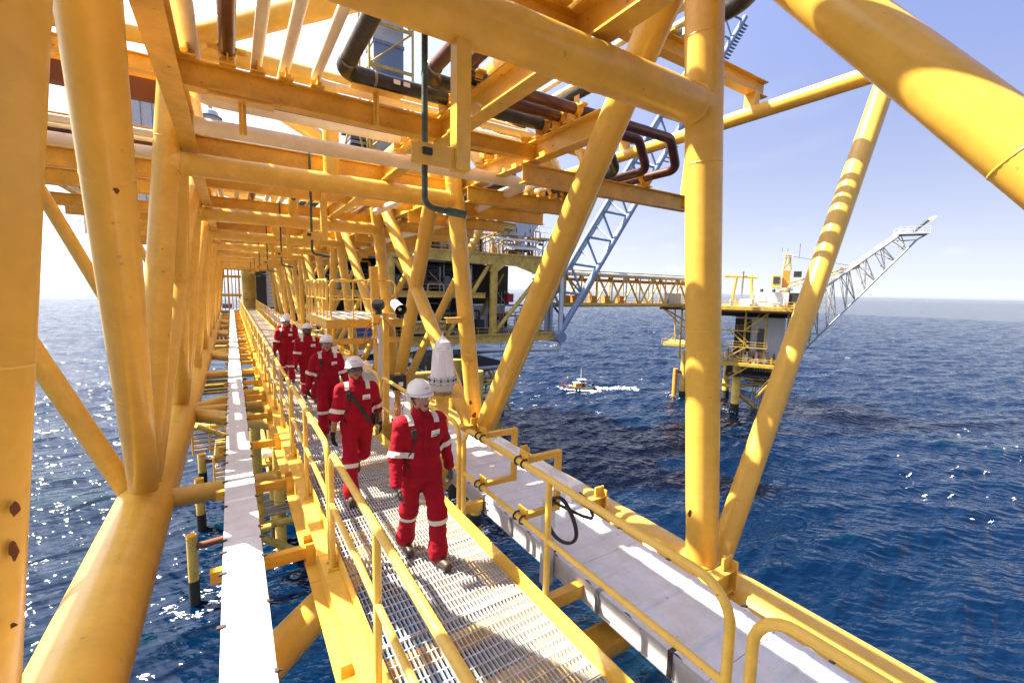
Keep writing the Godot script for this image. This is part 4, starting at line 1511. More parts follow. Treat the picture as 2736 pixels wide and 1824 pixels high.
	for q in [["PETROLEUM OPERATING COMPANY", 24.0, -4.98, 0.0105], ["SU TU", 22.4, -5.8, 0.021], ["PLATFORM", 25.0, -5.8, 0.021]]:
		var tm := TextMesh.new()
		tm.text = q[0]
		tm.font = SystemFont.new()
		tm.font.font_names = PackedStringArray(["Droid Sans"])
		tm.font_size = 32
		tm.pixel_size = q[3]
		tm.depth = 0.02
		tm.material = M["dark"]
		var o := MeshInstance3D.new()
		o.mesh = tm
		o.name = "lettering"
		o.position = P(59.58, q[1], q[2]) - sg.position
		sg.add_child(o, true)
	for q in [[21.3, 22.6], [23.6, 25.6]]:
		rod("sign_light", P(59.4, q[0], -4.62), P(59.4, q[1], -4.62), 0.07, M["white"], sg)
	var hp := thing("hopper", "pale rust-streaked hopper on the platform's upper right corner", "hopper", P(62, 40, 8.9))
	var poly := PackedVector2Array([Vector2(35.8, 11.2), Vector2(43.8, 11.2), Vector2(43.8, 10.9), Vector2(42.2, 8.9), Vector2(36.6, 8.9), Vector2(35.8, 10.9)])
	k = MB.new()
	k.prism(poly, P(61.5, 0, 0), Vector3.RIGHT, Vector3.UP, Vector3(0, 0, -3.5))
	part("bin", k, M["pale_grey"], hp)
	for i in 9:
		box_part("rib", P(61.44, 36.3 + 0.78 * i, 9.0), P(61.5, 36.36 + 0.78 * i, 11.1), M["pale_grey"], hp)
	for q in [[39.3, 9.8, 0.5], [41.0, 9.3, 0.4], [37.8, 9.2, 0.3], [42.0, 9.9, 0.35]]:
		box_part("rust_streak", P(61.43, q[0], q[1] - q[2]), P(61.44, q[0] + 0.14, q[1] + 0.25), M["rust"], hp)
	for q in [[36.5, 62], [42.0, 62], [36.5, 65], [42.0, 65]]:
		rod("leg", P(q[1], q[0], 5.6), P(q[1], q[0], 8.9), 0.12, ol, hp)
	box_part("platform", P(61.2, 42.6, 8.5), P(63.5, 46.0, 8.8), dy, hp)
	railing(hp, P(61.2, 43.8, 8.8), P(61.2, 46.0, 8.8), M["pale_grey"], 1.9, 1.1)
	rod("strut", P(61.3, 45.6, 8.5), P(61.3, 44.0, 6.2), 0.06, M["steel"], hp)
	rod("white_pipe", P(61.1, 35.0, 8.1), P(61.1, 43.5, 8.1), 0.16, M["white"], hp)
	var cn := thing("canopy", "tilted pale sheet canopy below the hopper", "canopy", P(61, 40, 5.6))
	k = MB.new()
	k.box(P(61.3, 40.2, 8.0) + Vector3(0, -0.9, 0), Vector3(3.4, 0.05, 0), Vector3(0, 0.04, 0), Vector3(0, -0.5, 1.4))
	part("roof_sheet", k, M["pale_grey"], cn)
	for q in [37.2, 40.0, 43.2]:
		rod("post", P(60.4, q, 5.6), P(60.4, q, 6.8), 0.08, M["pale_grey"], cn)
	var lm := thing("lamp_mast", "dark camera mast at the platform's right edge", "mast", P(60.4, 44.0, 5.6))
	rod("mast", P(60.4, 44.0, 5.6), P(60.4, 44.0, 8.3), 0.09, M["dark"], lm)
	box_part("camera_head", P(60.3, 43.5, 8.25), P(60.5, 44.2, 8.4), M["dark"], lm)
	box_part("floodlight", P(60.3, 43.1, 7.5), P(60.5, 43.9, 7.85), M["dark"], lm)
	# exhaust stacks
	var s1 := thing("exhaust_stack", "tall grey exhaust stack in a yellow pipe frame above the rack", "exhaust stack", P(63, 18.8, 11))
	box_part("duct", P(62, 16.9, 14.0), P(65.5, 20.9, 27.4), M["pale_grey"], s1)
	box_part("duct_collar", P(61.9, 16.8, 27.4), P(65.6, 21.0, 27.9), M["steel"], s1)
	box_part("duct", P(62, 17.0, 27.9), P(65.5, 21.0, 31.8), M["grey_blue"], s1)
	box_part("duct_collar", P(61.9, 16.9, 31.8), P(65.6, 21.1, 32.2), M["steel"], s1)
	box_part("duct", P(62, 17.0, 32.2), P(65.5, 21.0, 40.0), M["pale_grey"], s1)
	for q in [[61.2, 16.2], [61.2, 22.0], [66.2, 16.2], [66.2, 22.0]]:
		rod("frame_leg", P(q[0], q[1], 11), P(q[0], q[1], 42), 0.16, dy, s1)
	for i in 6:
		var w := 13.0 + 5.2 * i
		bar_part("frame_beam", P(61.2, 16.2, w), P(61.2, 22.0, w), 0.2, 0.4, dy, s1)
		bar_part("frame_beam", P(61.2, 16.2, w), P(66.2, 16.2, w), 0.2, 0.4, dy, s1)
		bar_part("frame_beam", P(66.2, 22.0, w), P(66.2, 16.2, w), 0.2, 0.4, dy, s1)
		rod("frame_brace", P(61.2, 16.2 if i % 2 else 22.0, w), P(61.2, 22.0 if i % 2 else 16.2, w + 5.2), 0.12, dy, s1)
		rod("frame_brace", P(61.2, 16.2, w), P(66.2, 16.2, w + 5.2), 0.12, dy, s1)
	var s2 := thing("louvred_stack", "dark louvred cooler stack inside a lattice frame, seen below the second rack beam", "exhaust stack", P(64, 16, 11))
	for i in 14:
		box_part("louvre", P(62.5, 14.0, 12.4 + 0.58 * i), P(66, 18.0, 12.8 + 0.58 * i), M["steel"] if i % 2 else M["shade_grey"], s2)
	box_part("hood", P(62.4, 13.6, 20.6), P(66.2, 18.4, 21.0), M["dark"], s2)
	for q in [[12.6, 15.8], [15.8, 19.4]]:
		for w in [11.0, 16.0]:
			rod("lattice_leg", P(61.5, q[0], w), P(61.5, (q[0] + q[1]) / 2 - 0.4, w + 5.0), 0.11, dy, s2)
			rod("lattice_leg", P(61.5, q[1], w), P(61.5, (q[0] + q[1]) / 2 + 0.4, w + 5.0), 0.11, dy, s2)
			bar_part("lattice_beam", P(61.5, 12.6, w + 0.3), P(61.5, 19.4, w + 0.3), 0.15, 0.3, ol, s2)
	rod("lattice_leg", P(61.4, 15.9, 10.0), P(61.4, 15.9, 20.5), 0.14, dy, s2)
	var s3 := thing("grey_module", "beige box module with a dark stripe behind the near left columns", "building module", P(64, -6.2, 6))
	box_part("wall", P(62, -8.2, 6.0), P(66, -4.6, 21.8), M["tray"], s3)
	box_part("stripe", P(61.96, -8.22, 18.9), P(62.0, -4.58, 19.1), M["dark"], s3)
	box_part("stripe", P(61.96, -8.22, 19.4), P(62.0, -4.58, 19.5), M["dark"], s3)
	box_part("roof_edge", P(61.8, -8.4, 21.8), P(66.2, -4.4, 22.2), M["dark"], s3)
	for i in 4:
		box_part("panel_rib", P(61.95, -8.2 + 0.95 * i, 6.0), P(62.0, -8.12 + 0.95 * i, 21.8), M["steel"], s3)
	railing(s3, P(61.8, -10.0, 17.0), P(61.8, -8.3, 17.0), M["pale_grey"], 1.6, 0.5)
	var s4 := thing("grey_tank", "small grey vertical tank with a caged ladder above the second rack beam", "tank", P(64, -1.2, 6))
	k = MB.new()
	k.lathe(P(64, -1.2, 6.0), Vector3.UP, [[0.0, 0.0], [0.95, 0.0], [0.95, 13.2], [0.7, 13.7], [0.25, 13.95], [0.2, 14.4], [0.0, 14.4]], 20)
	part("shell", k, M["pale_grey"], s4)
	for i in 5:
		k = MB.new()
		k.lathe(P(64, -1.2, 15.0 + i), Vector3.UP, [[0.97, 0.0], [1.2, 0.0], [1.2, 0.08], [0.97, 0.08]], 20)
		part("ladder_hoop", k, M["steel"], s4)
	box_part("ledge", P(62.8, -2.4, 14.4), P(65, 0.1, 14.9), M["beam"], s4)
	var s5 := thing("antenna_mast", "thin pale antenna mast seen between the two near left columns", "mast", P(64, -12.6, 6))
	rod("mast", P(64, -12.6, 5.0), P(64, -12.6, 11.0), 0.12, M["white"], s5)
	for i in 5:
		bar_part("arm", P(64, -13.2, 6.2 + i), P(64, -12.0, 6.2 + i), 0.1, 0.1, M["white"], s5)
	# lattice boom standing off the right edge
	var bm := thing("lattice_boom", "blue-grey lattice boom rising from the platform's right edge behind the big diagonal", "boom", P(61, 47.4, -8))
	var bl: Material = M["grey_blue"]
	var dirv := (P(61, 60.5, 10.7) - P(61, 47.4, -7.6)).normalized()
	var a0 := P(60, 47.4, -7.7)
	var offs := [Vector3.ZERO, Vector3(-4.0, 2.9, -1.0), Vector3(-1.2, 1.0, -5.5)]
	for q in 3:
		var s: Vector3 = a0 + offs[q]
		rod("chord", s, s + dirv * 82.0, 0.55 if q == 0 else 0.42, bl, bm, 16)
	k = MB.new()
	k.tube(a0 + Vector3(0, 0, 1.3), a0 + Vector3(0, 0, -2.0), 0.95, 0.95, 20)
	part("hinge_pin", k, bl, bm)
	for i in 13:
		var d0 := dirv * (3.0 + 6.0 * i)
		var d1 := dirv * (6.0 + 6.0 * i)
		rod("lacing", a0 + d0, a0 + offs[1] + d1, 0.22, bl, bm, 10)
		rod("lacing", a0 + offs[1] + d1, a0 + d0 + dirv * 6.0, 0.22, bl, bm, 10)
		rod("lacing", a0 + d0, a0 + offs[2] + d1, 0.2, bl, bm, 10)
		rod("lacing", a0 + offs[1] + d0, a0 + offs[2] + d1, 0.16, bl, bm, 10)
	for q in [[46.2, 0.3], [45.2, 0.3], [48.3, 0.4]]:
		rod("base_post", P(60.5, q[0], -8.2), P(60.5, q[0], 4.5), q[1], bl, bm)
	for i in 40:
		bar_part("walk_tread", a0 + dirv * (42.0 + i) + Vector3(-0.2, -0.9, 0.2), a0 + dirv * (42.0 + i) + Vector3(1.4, -0.9, 0.2), 0.5, 0.08, bl, bm)


func make_jacket() -> void:
	var ol: Material = M["olive"]
	var t := thing("platform_jacket", "olive tubular jacket legs and low decks under the far half of the walkway", "jacket", P(45, 3, -25))
	for q in [[46, 2.9, 0.65], [46, 21.5, 0.7], [74, 2.9, 0.7], [74, 21.5, 0.7]]:
		rod("leg", P(q[0], q[1], -32), P(q[0], q[1], -8), q[2], ol, t, 20)
		rod("marine_growth", P(q[0], q[1], -26), P(q[0], q[1], -22.6), q[2] + 0.04, M["marine"], t, 20)
	var legs := [[46, 2.9], [46, 21.5]]
	for i in 1:
		for w in [-9.5, -21.0]:
			rod("horizontal_brace", P(46, legs[i][1], w), P(46, legs[i + 1][1], w), 0.38, ol, t, 16)
			rod("horizontal_brace", P(74, legs[i][1], w), P(74, legs[i + 1][1], w), 0.38, ol, t, 16)
		rod("diagonal_brace", P(46, legs[i][1], -9.5), P(46, legs[i + 1][1], -21), 0.36, ol, t, 16)
		rod("diagonal_brace", P(46, legs[i + 1][1], -9.5), P(46, legs[i][1], -21), 0.36, ol, t, 16)
	for q in legs:
		for w in [-9.5, -21.0]:
			rod("horizontal_brace", P(46, q[1], w), P(74, q[1], w), 0.36, ol, t, 16)
		rod("diagonal_brace", P(46, q[1], -21), P(60, q[1], -9.5), 0.34, ol, t, 16)
	# near low landing seen between the tray and the walkway
	rod("riser_leg", P(42, 1.2, -21), P(42, 1.2, -9), 0.42, ol, t, 18)
	rod("landing_tube", P(42, 0.4, -20.7), P(42, 8.0, -20.9), 0.34, ol, t, 18)
	rod("diagonal_brace", P(42, 0.6, -21.2), P(42, 6.0, -25.4), 0.33, ol, t, 18)
	for i in 14:
		box_part("landing_grating", P(42.4 + 0.5 * i, 1.6, -20.2), P(42.84 + 0.5 * i, 6.5, -20.12), M["shade_grey"] if i % 3 else M["steel"], t)
	railing(t, P(42.3, 1.7, -20.1), P(42.3, 5.0, -20.1), ol)
	railing(t, P(42.3, 5.0, -20.1), P(49.0, 5.0, -20.1), ol)
	rod("conductor", P(44.5, 3.0, -25.5), P(44.5, 3.0, -8), 0.48, M["deck_yellow"], t, 18)
	box_part("drum_deck", P(45, 1.2, -16.6), P(51, 4.6, -16.35), ol, t)
	railing(t, P(45.05, 1.25, -16.35), P(45.05, 1.7, -16.35), ol, 1.2, 0.5)
	railing(t, P(45.05, 3.2, -16.35), P(45.05, 4.6, -16.35), ol, 1.2, 0.8)
	var dr := thing("life_raft_canister", "white barrel canister lying on the low deck under the walkway", "canister", P(45.6, 2.4, -16))
	var k := MB.new()
	k.lathe(P(45.6, 1.75, -15.6), Vector3.RIGHT, [[0.0, 0.0], [0.35, 0.02], [0.38, 0.1], [0.38, 0.64], [0.4, 0.66], [0.4, 0.72], [0.38, 0.74], [0.38, 1.28], [0.35, 1.36], [0.0, 1.38]], 20)
	part("shell", k, M["white"], dr)
	for v in [2.0, 2.85]:
		box_part("cradle", P(45.4, v, -16.35), P(45.8, v + 0.1, -15.75), M["olive"], dr)
	# boat landing frames at the left of the bridge
	var bl := thing("boat_landing", "rust-brown boat landing frames with stairs below the left of the walkway", "boat landing", P(46, -2.2, -16))
	for q in [[45, -3.3, -12.2], [45, -1.9, -14.9]]:
		box_part("deck", P(q[0], q[1], q[2] - 0.2), P(q[0] + 5, q[1] + 2.6, q[2]), ol, bl)
		railing(bl, P(q[0], q[1], q[2]), P(q[0], q[1] + 2.6, q[2]), M["beam"], 1.2, 0.6)
		for i in 9:
			bar_part("fender_bar", P(q[0] - 0.05, q[1], q[2] - 0.3 - 0.2 * i), P(q[0] - 0.05, q[1] + 2.4, q[2] - 0.3 - 0.2 * i), 0.06, 0.08, M["rust"] if i % 2 else M["beam"], bl)
		for s in [0.0, 1.2, 2.4]:
			rod("post", P(q[0] - 0.1, q[1] + s, q[2] - 2.3), P(q[0] - 0.1, q[1] + s, q[2]), 0.08, M["beam"], bl)
	rod("brace", P(44.6, -2.9, -11.9), P(44.6, 0.6, -14.0), 0.22, ol, bl)
	for i in 10:
		rod("deck_pipe", P(50 + 0.8 * i, -3.8, -10.0 - 0.3 * (i % 3)), P(50 + 0.8 * i, 1.0, -10.0 - 0.3 * (i % 3)), 0.12, M["olive"] if i % 2 else M["dark"], bl)
	var pw := RandomNumberGenerator.new()
	pw.seed = 5
	k = MB.new()
	var names := ["open-topped yellow pile nearest the camera, left of the tray", "second open-topped yellow pile from the camera, just behind the nearest", "farthest of the three open-topped yellow piles left of the tray"]
	var n := 0
	for q in [[40.1, -3.4, -19.2, 0.34], [52.0, -3.5, -19.2, 0.38], [64.0, -3.9, -20.6, 0.42]]:
		var p := thing("pile", names[n], "pile", P(q[0], q[1], -25), "open-topped piles in the sea")
		var b := MB.new()
		b.tube(P(q[0], q[1], -27), P(q[0], q[1], q[2]), q[3], q[3], 24, false)
		b.tube(P(q[0], q[1], q[2]), P(q[0], q[1], q[2] - 2.5), q[3] - 0.03, q[3] - 0.03, 24, false)
		part("shell", b, M["deck_yellow"], p)
		rod("marine_growth", P(q[0], q[1], -27), P(q[0], q[1], -22.9), q[3] + 0.03, M["marine"], p, 24)
		rod("link_pipe", P(q[0], q[1] + q[3], q[2] - 1.0), P(q[0], q[1] + 2.4, q[2] - 0.9), 0.26, M["rust"], p, 14)
		rod("link_pipe", P(q[0], q[1] + 2.4, q[2] - 0.9), P(q[0], q[1] + 5.4, q[2] - 0.85), 0.34, ol, p, 14)
		rod("flange", P(q[0], q[1] + 2.2, q[2] - 0.9), P(q[0], q[1] + 2.55, q[2] - 0.9), 0.42, M["rust"], p, 18)
		n += 1
	var mp := thing("marked_pile", "yellow pile with a black water band and a draught mark, right of the walkway", "pile", P(38.5, 20.4, -25))
	rod("shell", P(38.5, 20.4, -28), P(38.5, 20.4, -8), 0.62, M["deck_yellow"], mp, 24)
	rod("water_band", P(38.5, 20.4, -28), P(38.5, 20.4, -22.9), 0.64, M["marine"], mp, 24)
	rod("splash_band", P(38.5, 20.4, -24.9), P(38.5, 20.4, -24.1), 0.65, M["olive"], mp, 24)
	var tm := TextMesh.new()
	tm.text = "+2"
	tm.font = SystemFont.new()
	tm.font.font_names = PackedStringArray(["Droid Sans"])
	tm.font_size = 32
	tm.pixel_size = 0.014
	tm.depth = 0.02
	tm.material = M["dark"]
	var o := MeshInstance3D.new()
	o.mesh = tm
	o.name = "draught_mark"
	o.transform = Transform3D(Basis(Vector3.UP, -0.49), Vector3(-0.3, 3.6, 0.56))
	mp.add_child(o)
	for w in [-21.0, -21.6, -22.2]:
		k = MB.new()
		k.box(P(38.5, 20.4, w) + Vector3(-0.3, 0, 0.55), Vector3(0.2, 0, 0.1), Vector3(0, 0.025, 0), Vector3(-0.02, 0, 0.03))
		part("scale_tick", k, M["dark"], mp)
	# black-roofed stair tower low on the right
	var st := thing("stair_tower", "low stair tower with a sloping black roof left of the big diagonal", "stair tower", P(52, 29, -18))
	k = MB.new()
	k.prism(PackedVector2Array([Vector2(20, -8.2), Vector2(25.5, -8.2), Vector2(31, -9.6), Vector2(31, -10.2), Vector2(20, -10.2)]), P(51, 0, 0), Vector3.RIGHT, Vector3.UP, Vector3(0, 0, -5))
	part("roof", k, M["dark"], st)
	rod("roof_pipe", P(50.8, 18, -10.3), P(50.8, 31.2, -10.3), 0.3, M["steel"], st)
	for v in [22.0, 24.5, 27.2, 29.6]:
		for u in [51.2, 55.5]:
			rod("post", P(u, v, -18.5), P(u, v, -10.3), 0.14, M["deck_yellow"], st)
	for i in 3:
		bar_part("landing", P(51.2, 21.5, -12.5 - 2.4 * i), P(51.2, 30.5, -12.5 - 2.4 * i), 0.9, 0.15, ol, st)
		railing(st, P(50.8, 21.5, -12.4 - 2.4 * i), P(50.8, 30.5, -12.4 - 2.4 * i), M["deck_yellow"], 1.0, 1.0)
		rod("brace", P(51.2, 24.5, -10.4 - 2.4 * i), P(51.2, 29.6, -12.6 - 2.4 * i), 0.08, M["olive"], st)
	rod("white_roll", P(50.4, 29.6, -14.6), P(50.4, 29.3, -14.6), 0.4, M["white"], st)
	box_part("base", P(50.8, 27, -19.0), P(55, 30.8, -17.2), ol, st)


# ------------------------------------------------------------------ the satellite platform, its link bridge and flare
func Q(r: float, d: float, w: float) -> Vector3:
	r *= 0.84 if r > 0.0 else 1.12
	return P(54.4 - 0.864 * r + 0.504 * d, 93.3 + 0.504 * r + 0.864 * d, w)


func qbox(called: String, a: Array, b: Array, m: Material, t: Node3D) -> MeshInstance3D:
	var k := MB.new()
	var o := (Q(a[0], a[1], a[2]) + Q(b[0], b[1], b[2])) / 2
	k.box(o, (Q(b[0], 0, 0) - Q(a[0], 0, 0)) / 2, Vector3(0, (b[2] - a[2]) / 2, 0), (Q(0, b[1], 0) - Q(0, a[1], 0)) / 2)
	return part(called, k, m, t)


func make_far() -> void:
	var dy: Material = M["deck_yellow"]
	var ol: Material = M["olive"]
	# link bridge
	var lb := thing("link_bridge", "distant yellow truss bridge linking the two platforms above the sea", "bridge", P(65, 68, -2.5))
	var va := 46.0
	var vb := 92.0
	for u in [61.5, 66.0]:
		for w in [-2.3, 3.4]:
			rod("chord", P(u, va, w), P(u, vb, w), 0.34, dy if w < 0 else M["cream"], lb, 14)  # upper chords coloured cream to stand in for sun glare on them
		var n := 12
		for i in n:
			var v0 := lerpf(va, vb, float(i) / n)
			var v1 := lerpf(va, vb, float(i + 1) / n)
			var up := i % 2 == 0
			rod("diagonal_brace", P(u, v0, -2.3 if up else 3.4), P(u, v1, 3.4 if up else -2.3), 0.2, dy, lb, 10)
			rod("post", P(u, v1, -2.3), P(u, v1, 3.4), 0.13, dy, lb, 8)
	for i in 25:
		var v := lerpf(va, vb, i / 24.0)
		bar_part("cross_beam", P(61.5, v, 2.2), P(66, v, 2.2), 0.15, 0.25, M["orange"], lb)
		bar_part("cross_beam", P(61.5, v, -2.0), P(66, v, -2.0), 0.15, 0.2, M["orange"], lb)
	for i in 5:
		rod("pipe_run", P(62.2 + 0.7 * i, va, 2.45), P(62.2 + 0.7 * i, vb, 2.45), 0.13, [M["orange"], M["rust"], M["steel"], M["orange"], M["dark"]][i], lb, 8)
	box_part("roof_strip", P(61.8, va, 3.75), P(65.5, 86, 3.95), M["dark"], lb)
	box_part("floor", P(62, va, -2.1), P(65.6, vb, -2.0), M["steel"], lb)
	railing(lb, P(61.9, va, -2.0), P(61.9, vb, -2.0), dy)
	box_part("grey_box", P(61.1, 77.5, -2.2), P(62, 81.5, 0.2), M["steel"], lb)
	for v in [52.0, 54.0, 58.5, 62.0, 66.0]:
		box_part("cabinet", P(64, v, -2.0), P(65, v + 1.3, -0.6), M["orange"], lb)
	# satellite platform
	var t := thing("satellite_platform", "distant wellhead platform standing on yellow legs beyond the near right column", "platform", Q(0, 0, -25))
	for q in [[0.0, -2.0, 0.85], [-10.2, 5.0, 0.8], [7.5, 3.0, 0.8], [-2.0, 12.0, 0.8]]:
		rod("leg", Q(q[0], q[1], -32), Q(q[0], q[1], -13.5), q[2], dy, t, 18)
		rod("marine_growth", Q(q[0], q[1], -27), Q(q[0], q[1], -23.2), q[2] + 0.05, M["marine"], t, 18)
	rod("caisson", Q(-11.8, 4.0, -27), Q(-11.8, 4.0, -17.8), 0.55, M["orange"], t, 14)
	rod("link", Q(-11.8, 4.0, -18.6), Q(-10.2, 5.0, -18.4), 0.4, M["rust"], t)
	for q in [[0, -2, -19.5, 7.5, 3, -18.6], [0, -2, -20.5, 6.5, 3, -26], [0, -2, -19.6, -10.2, 5, -20], [7.5, 3, -19, -2, 12, -19]]:
		rod("brace", Q(q[0], q[1], q[2]), Q(q[3], q[4], q[5]), 0.38, ol, t)
	for i in 5:
		rod("riser_bundle", Q(1.0 + 0.5 * i, 0.5 * i, -17.0 - 0.7 * i), Q(7.0 + 0.3 * i, 1.5, -17.4 - 0.5 * i), 0.12, M["rust"], t, 8)
		rod("riser", Q(4.0 + 0.6 * i, 2, -26), Q(4.0 + 0.6 * i, 2, -13), 0.14, M["steel"], t, 8)
	qbox("main_deck", [-14.5, -6, -2.9], [15.5, 16, -2.2], ol, t)
	qbox("deck_skirt", [-14.5, -5.9, -3.3], [15.5, -5.7, -2.9], M["rust"], t)
	qbox("mezzanine_deck", [-4, -5, -14.6], [12.5, 14, -14.0], ol, t)
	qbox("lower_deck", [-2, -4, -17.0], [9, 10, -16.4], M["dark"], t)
	qbox("left_gallery", [-13.8, -3, -11.6], [-6, 6, -11.0], dy, t)
	qbox("wall_module", [-1, 2, -14.0], [10.0, 12, -4.6], M["pale_grey"], t)
	for i in 9:
		qbox("cladding_rib", [0.4 + 1.1 * i, 1.9, -14.0], [0.5 + 1.1 * i, 2.0, -4.6], M["tray"], t)
	qbox("dark_bay", [-1.0, 1.7, -13.5], [2.4, 1.95, -5.0], M["dark"], t)
	qbox("dark_bay", [4.0, 1.7, -12.0], [5.6, 1.95, -7.0], M["shade_grey"], t)
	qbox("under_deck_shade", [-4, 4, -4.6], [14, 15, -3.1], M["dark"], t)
	for q in [[-14.5, 15.5, -2.2], [-4, 12.5, -14.0], [-13.8, -6, -11.0]]:
		railing(t, Q(q[0], -5 if q[2] > -13 else -4.5, q[2]), Q(q[1], -5 if q[2] > -13 else -4.5, q[2]), dy if q[2] > -13 else ol)
	for q in [[-14.5, -3.0, -9.0, -8.5], [-14.0, -3.2, -2.5, -11.0], [-9.0, -8.5, -9.0, -3.2], [-12.0, -3.2, -11.6, -11.0]]:
		rod("bracket_strut", Q(q[0], -2, q[1]), Q(q[2], -2, q[3]), 0.16, ol, t, 8)
	for v in [-10.5, -8.0, -4.0, 1.0, 5.5, 10.0, 12.2]:
		rod("deck_post", Q(v, -3.5, -14.5), Q(v, -3.5, -3.0), 0.2, ol, t, 10)
	for q in [[-3.0, -14.0, 1.5, -10.5], [2.0, -10.5, -2.0, -7.0], [1.0, -7.0, 6.0, -3.2], [-1.5, -17.5, 3.0, -14.2], [8.0, -13.8, 11.5, -9.8], [4.5, -21.0, 8.0, -16.6], [-13.5, -11.0, -9.0, -7.0]]:
		var k := MB.new()
		k.bar(Q(q[0], -4.2, q[1]), Q(q[2], -4.2, q[3]), 0.8, 0.25)
		k.bar(Q(q[0], -4.6, q[1] + 1.0), Q(q[2], -4.6, q[3] + 1.0), 0.06, 0.08)
		part("stair", k, ol, t)
	for q in [[-3, 6, -10.6], [-4, 4, -7.2]]:
		qbox("stair_landing", [q[0], -4.6, q[2] - 0.15], [q[1], -3.4, q[2]], ol, t)
		railing(t, Q(q[0], -4.6, q[2]), Q(q[1], -4.6, q[2]), ol)
	var g := RandomNumberGenerator.new()
	g.seed = 9
	for i in 150:
		var r := g.randf_range(-13.5, 14.5)
		var d := g.randf_range(-4.0, 8.0)
		var low := i % 3 == 0
		var w0 := -14.0 if low else -2.2
		var h := g.randf_range(0.6, 3.2 if low else 2.2)
		var mm: Material = [M["orange"], dy, M["pale_grey"], M["steel"], M["white"], M["rust"]][g.randi() % 6]
		if low:
			r = g.randf_range(-3.0, 12.0)
			d = g.randf_range(-4.0, 1.4)
		if g.randf() < 0.5:
			rod("riser", Q(r, d, w0), Q(r, d, w0 + h), g.randf_range(0.06, 0.2), mm, t, 8)
		elif g.randf() < 0.5:
			rod("pipe_run", Q(r, d, w0 + h * 0.6), Q(r + g.randf_range(1.0, 4.0), d, w0 + h * 0.6), g.randf_range(0.06, 0.16), mm, t, 8)
		else:
			qbox("cabinet", [r, d, w0], [r + g.randf_range(0.4, 1.6), d + 1.0, w0 + h * 0.8], mm, t)
	qbox("equipment_box", [2.8, -2, -2.2], [9.8, 4, 0.9], M["pale_grey"], t)
	qbox("equipment_box", [-0.5, -2.5, -2.2], [2.4, 0, -0.6], M["white"], t)
	qbox("louvre_bay", [9.8, -1.8, -2.2], [12.8, 3, 0.8], M["dark"], t)
	for r in [4.0, 6.6]:
		rod("vent", Q(r, -1, 0.9), Q(r, -1, 1.5), 0.3, M["dark"], t, 10)
	# landing frame where the link bridge arrives
	for r in [-2.0, 2.2]:
		rod("landing_frame", Q(r, 1, -2.2), Q(r * 0.7, 1, 4.4), 0.26, dy, t, 12)
		rod("landing_frame", Q(r, 6, -2.2), Q(r * 0.7, 6, 4.4), 0.26, dy, t, 12)
	rod("landing_frame", Q(-3.5, 1, 4.3), Q(3.0, 1, 4.0), 0.3, dy, t, 12)
	rod("vent_pipe", Q(-0.3, 0.5, -2.2), Q(-0.3, 0.5, 5.2), 0.2, M["steel"], t, 12)
	# crane
	var cr := thing("crane", "yellow pedestal crane with a cabin on the distant platform", "crane", Q(9.4, 4, -2.2))
	rod("pedestal", Q(9.4, 4, -2.2), Q(9.4, 4, 1.5), 1.0, dy, cr, 18)
	rod("slew_ring", Q(9.4, 4, 1.5), Q(9.4, 4, 1.9), 1.3, M["pale_grey"], cr, 18)
	rod("machinery_deck", Q(5.5, 3.4, 1.6), Q(11, 3.4, 1.6), 0.3, M["pale_grey"], cr, 10)
	qbox("mast", [8.6, 3.4, 1.9], [10.2, 4.6, 5.6], M["orange"], cr)
	for q in [[8.6, 5.6, 9.0, 8.6], [10.2, 5.6, 9.8, 8.6], [8.6, 6.0, 9.9, 7.6]]:
		rod("mast_leg", Q(q[0], 4, q[1]), Q(q[2], 4, q[3]), 0.18, dy, cr, 8)
	qbox("mast_head", [8.7, 3.6, 8.3], [10.2, 4.6, 8.9], dy, cr)
	railing(cr, Q(8.0, 3.4, 8.4), Q(10.4, 3.4, 8.4), M["pale_grey"], 1.0, 0.8)
	for q in [[8.0, 10.4], [9.2, 10.2], [11.8, 11.2]]:
		rod("aerial", Q(q[0], 4, 8.4), Q(q[0], 4, q[1]), 0.04, M["dark"], cr, 5)
	qbox("cabin", [6.2, 2.6, 2.0], [8.3, 4.4, 4.5], dy, cr)
	qbox("cabin_window", [6.5, 2.5, 2.7], [7.9, 2.6, 4.2], M["dark_glass"], cr)
	qbox("winch", [11.0, 3.4, 4.2], [12.6, 4.6, 5.4], M["dark"], cr)
	var ja := Q(9.8, 3, 2.0)
	var jb := Q(24.0, 3, 6.2)
	for e in [Vector3(0, 0, 0), Vector3(0, 1.0, 0)]:
		rod("jib_chord", ja + e, jb + e * 0.4, 0.14, dy, cr, 8)
	for i in 12:
		rod("jib_lacing", ja.lerp(jb, i / 12.0) + Vector3(0, 1.0 * (i % 2), 0), ja.lerp(jb, (i + 1) / 12.0) + Vector3(0, 1.0 * ((i + 1) % 2), 0), 0.08, dy, cr, 6)
	rod("pendant_line", Q(9.6, 3.5, 8.6), jb, 0.04, M["dark"], cr, 5)
	# flare boom
	var fb := thing("flare_boom", "long grey lattice flare boom with a small flame at its tip", "flare boom", Q(15, 2, -8))
	var chords := []
	for q in [[13.5, 0.5, -11.7, 33.0, 0.5, 11.0], [13.0, 0.5, -1.2, 30.2, 0.5, 12.0], [13.0, 3.5, -1.2, 30.2, 2.5, 12.0]]:
		chords.append([Q(q[0], q[1], q[2]), Q(q[3], q[4], q[5])])
		rod("chord", chords[-1][0], chords[-1][1], 0.17, M["steel"], fb, 10)
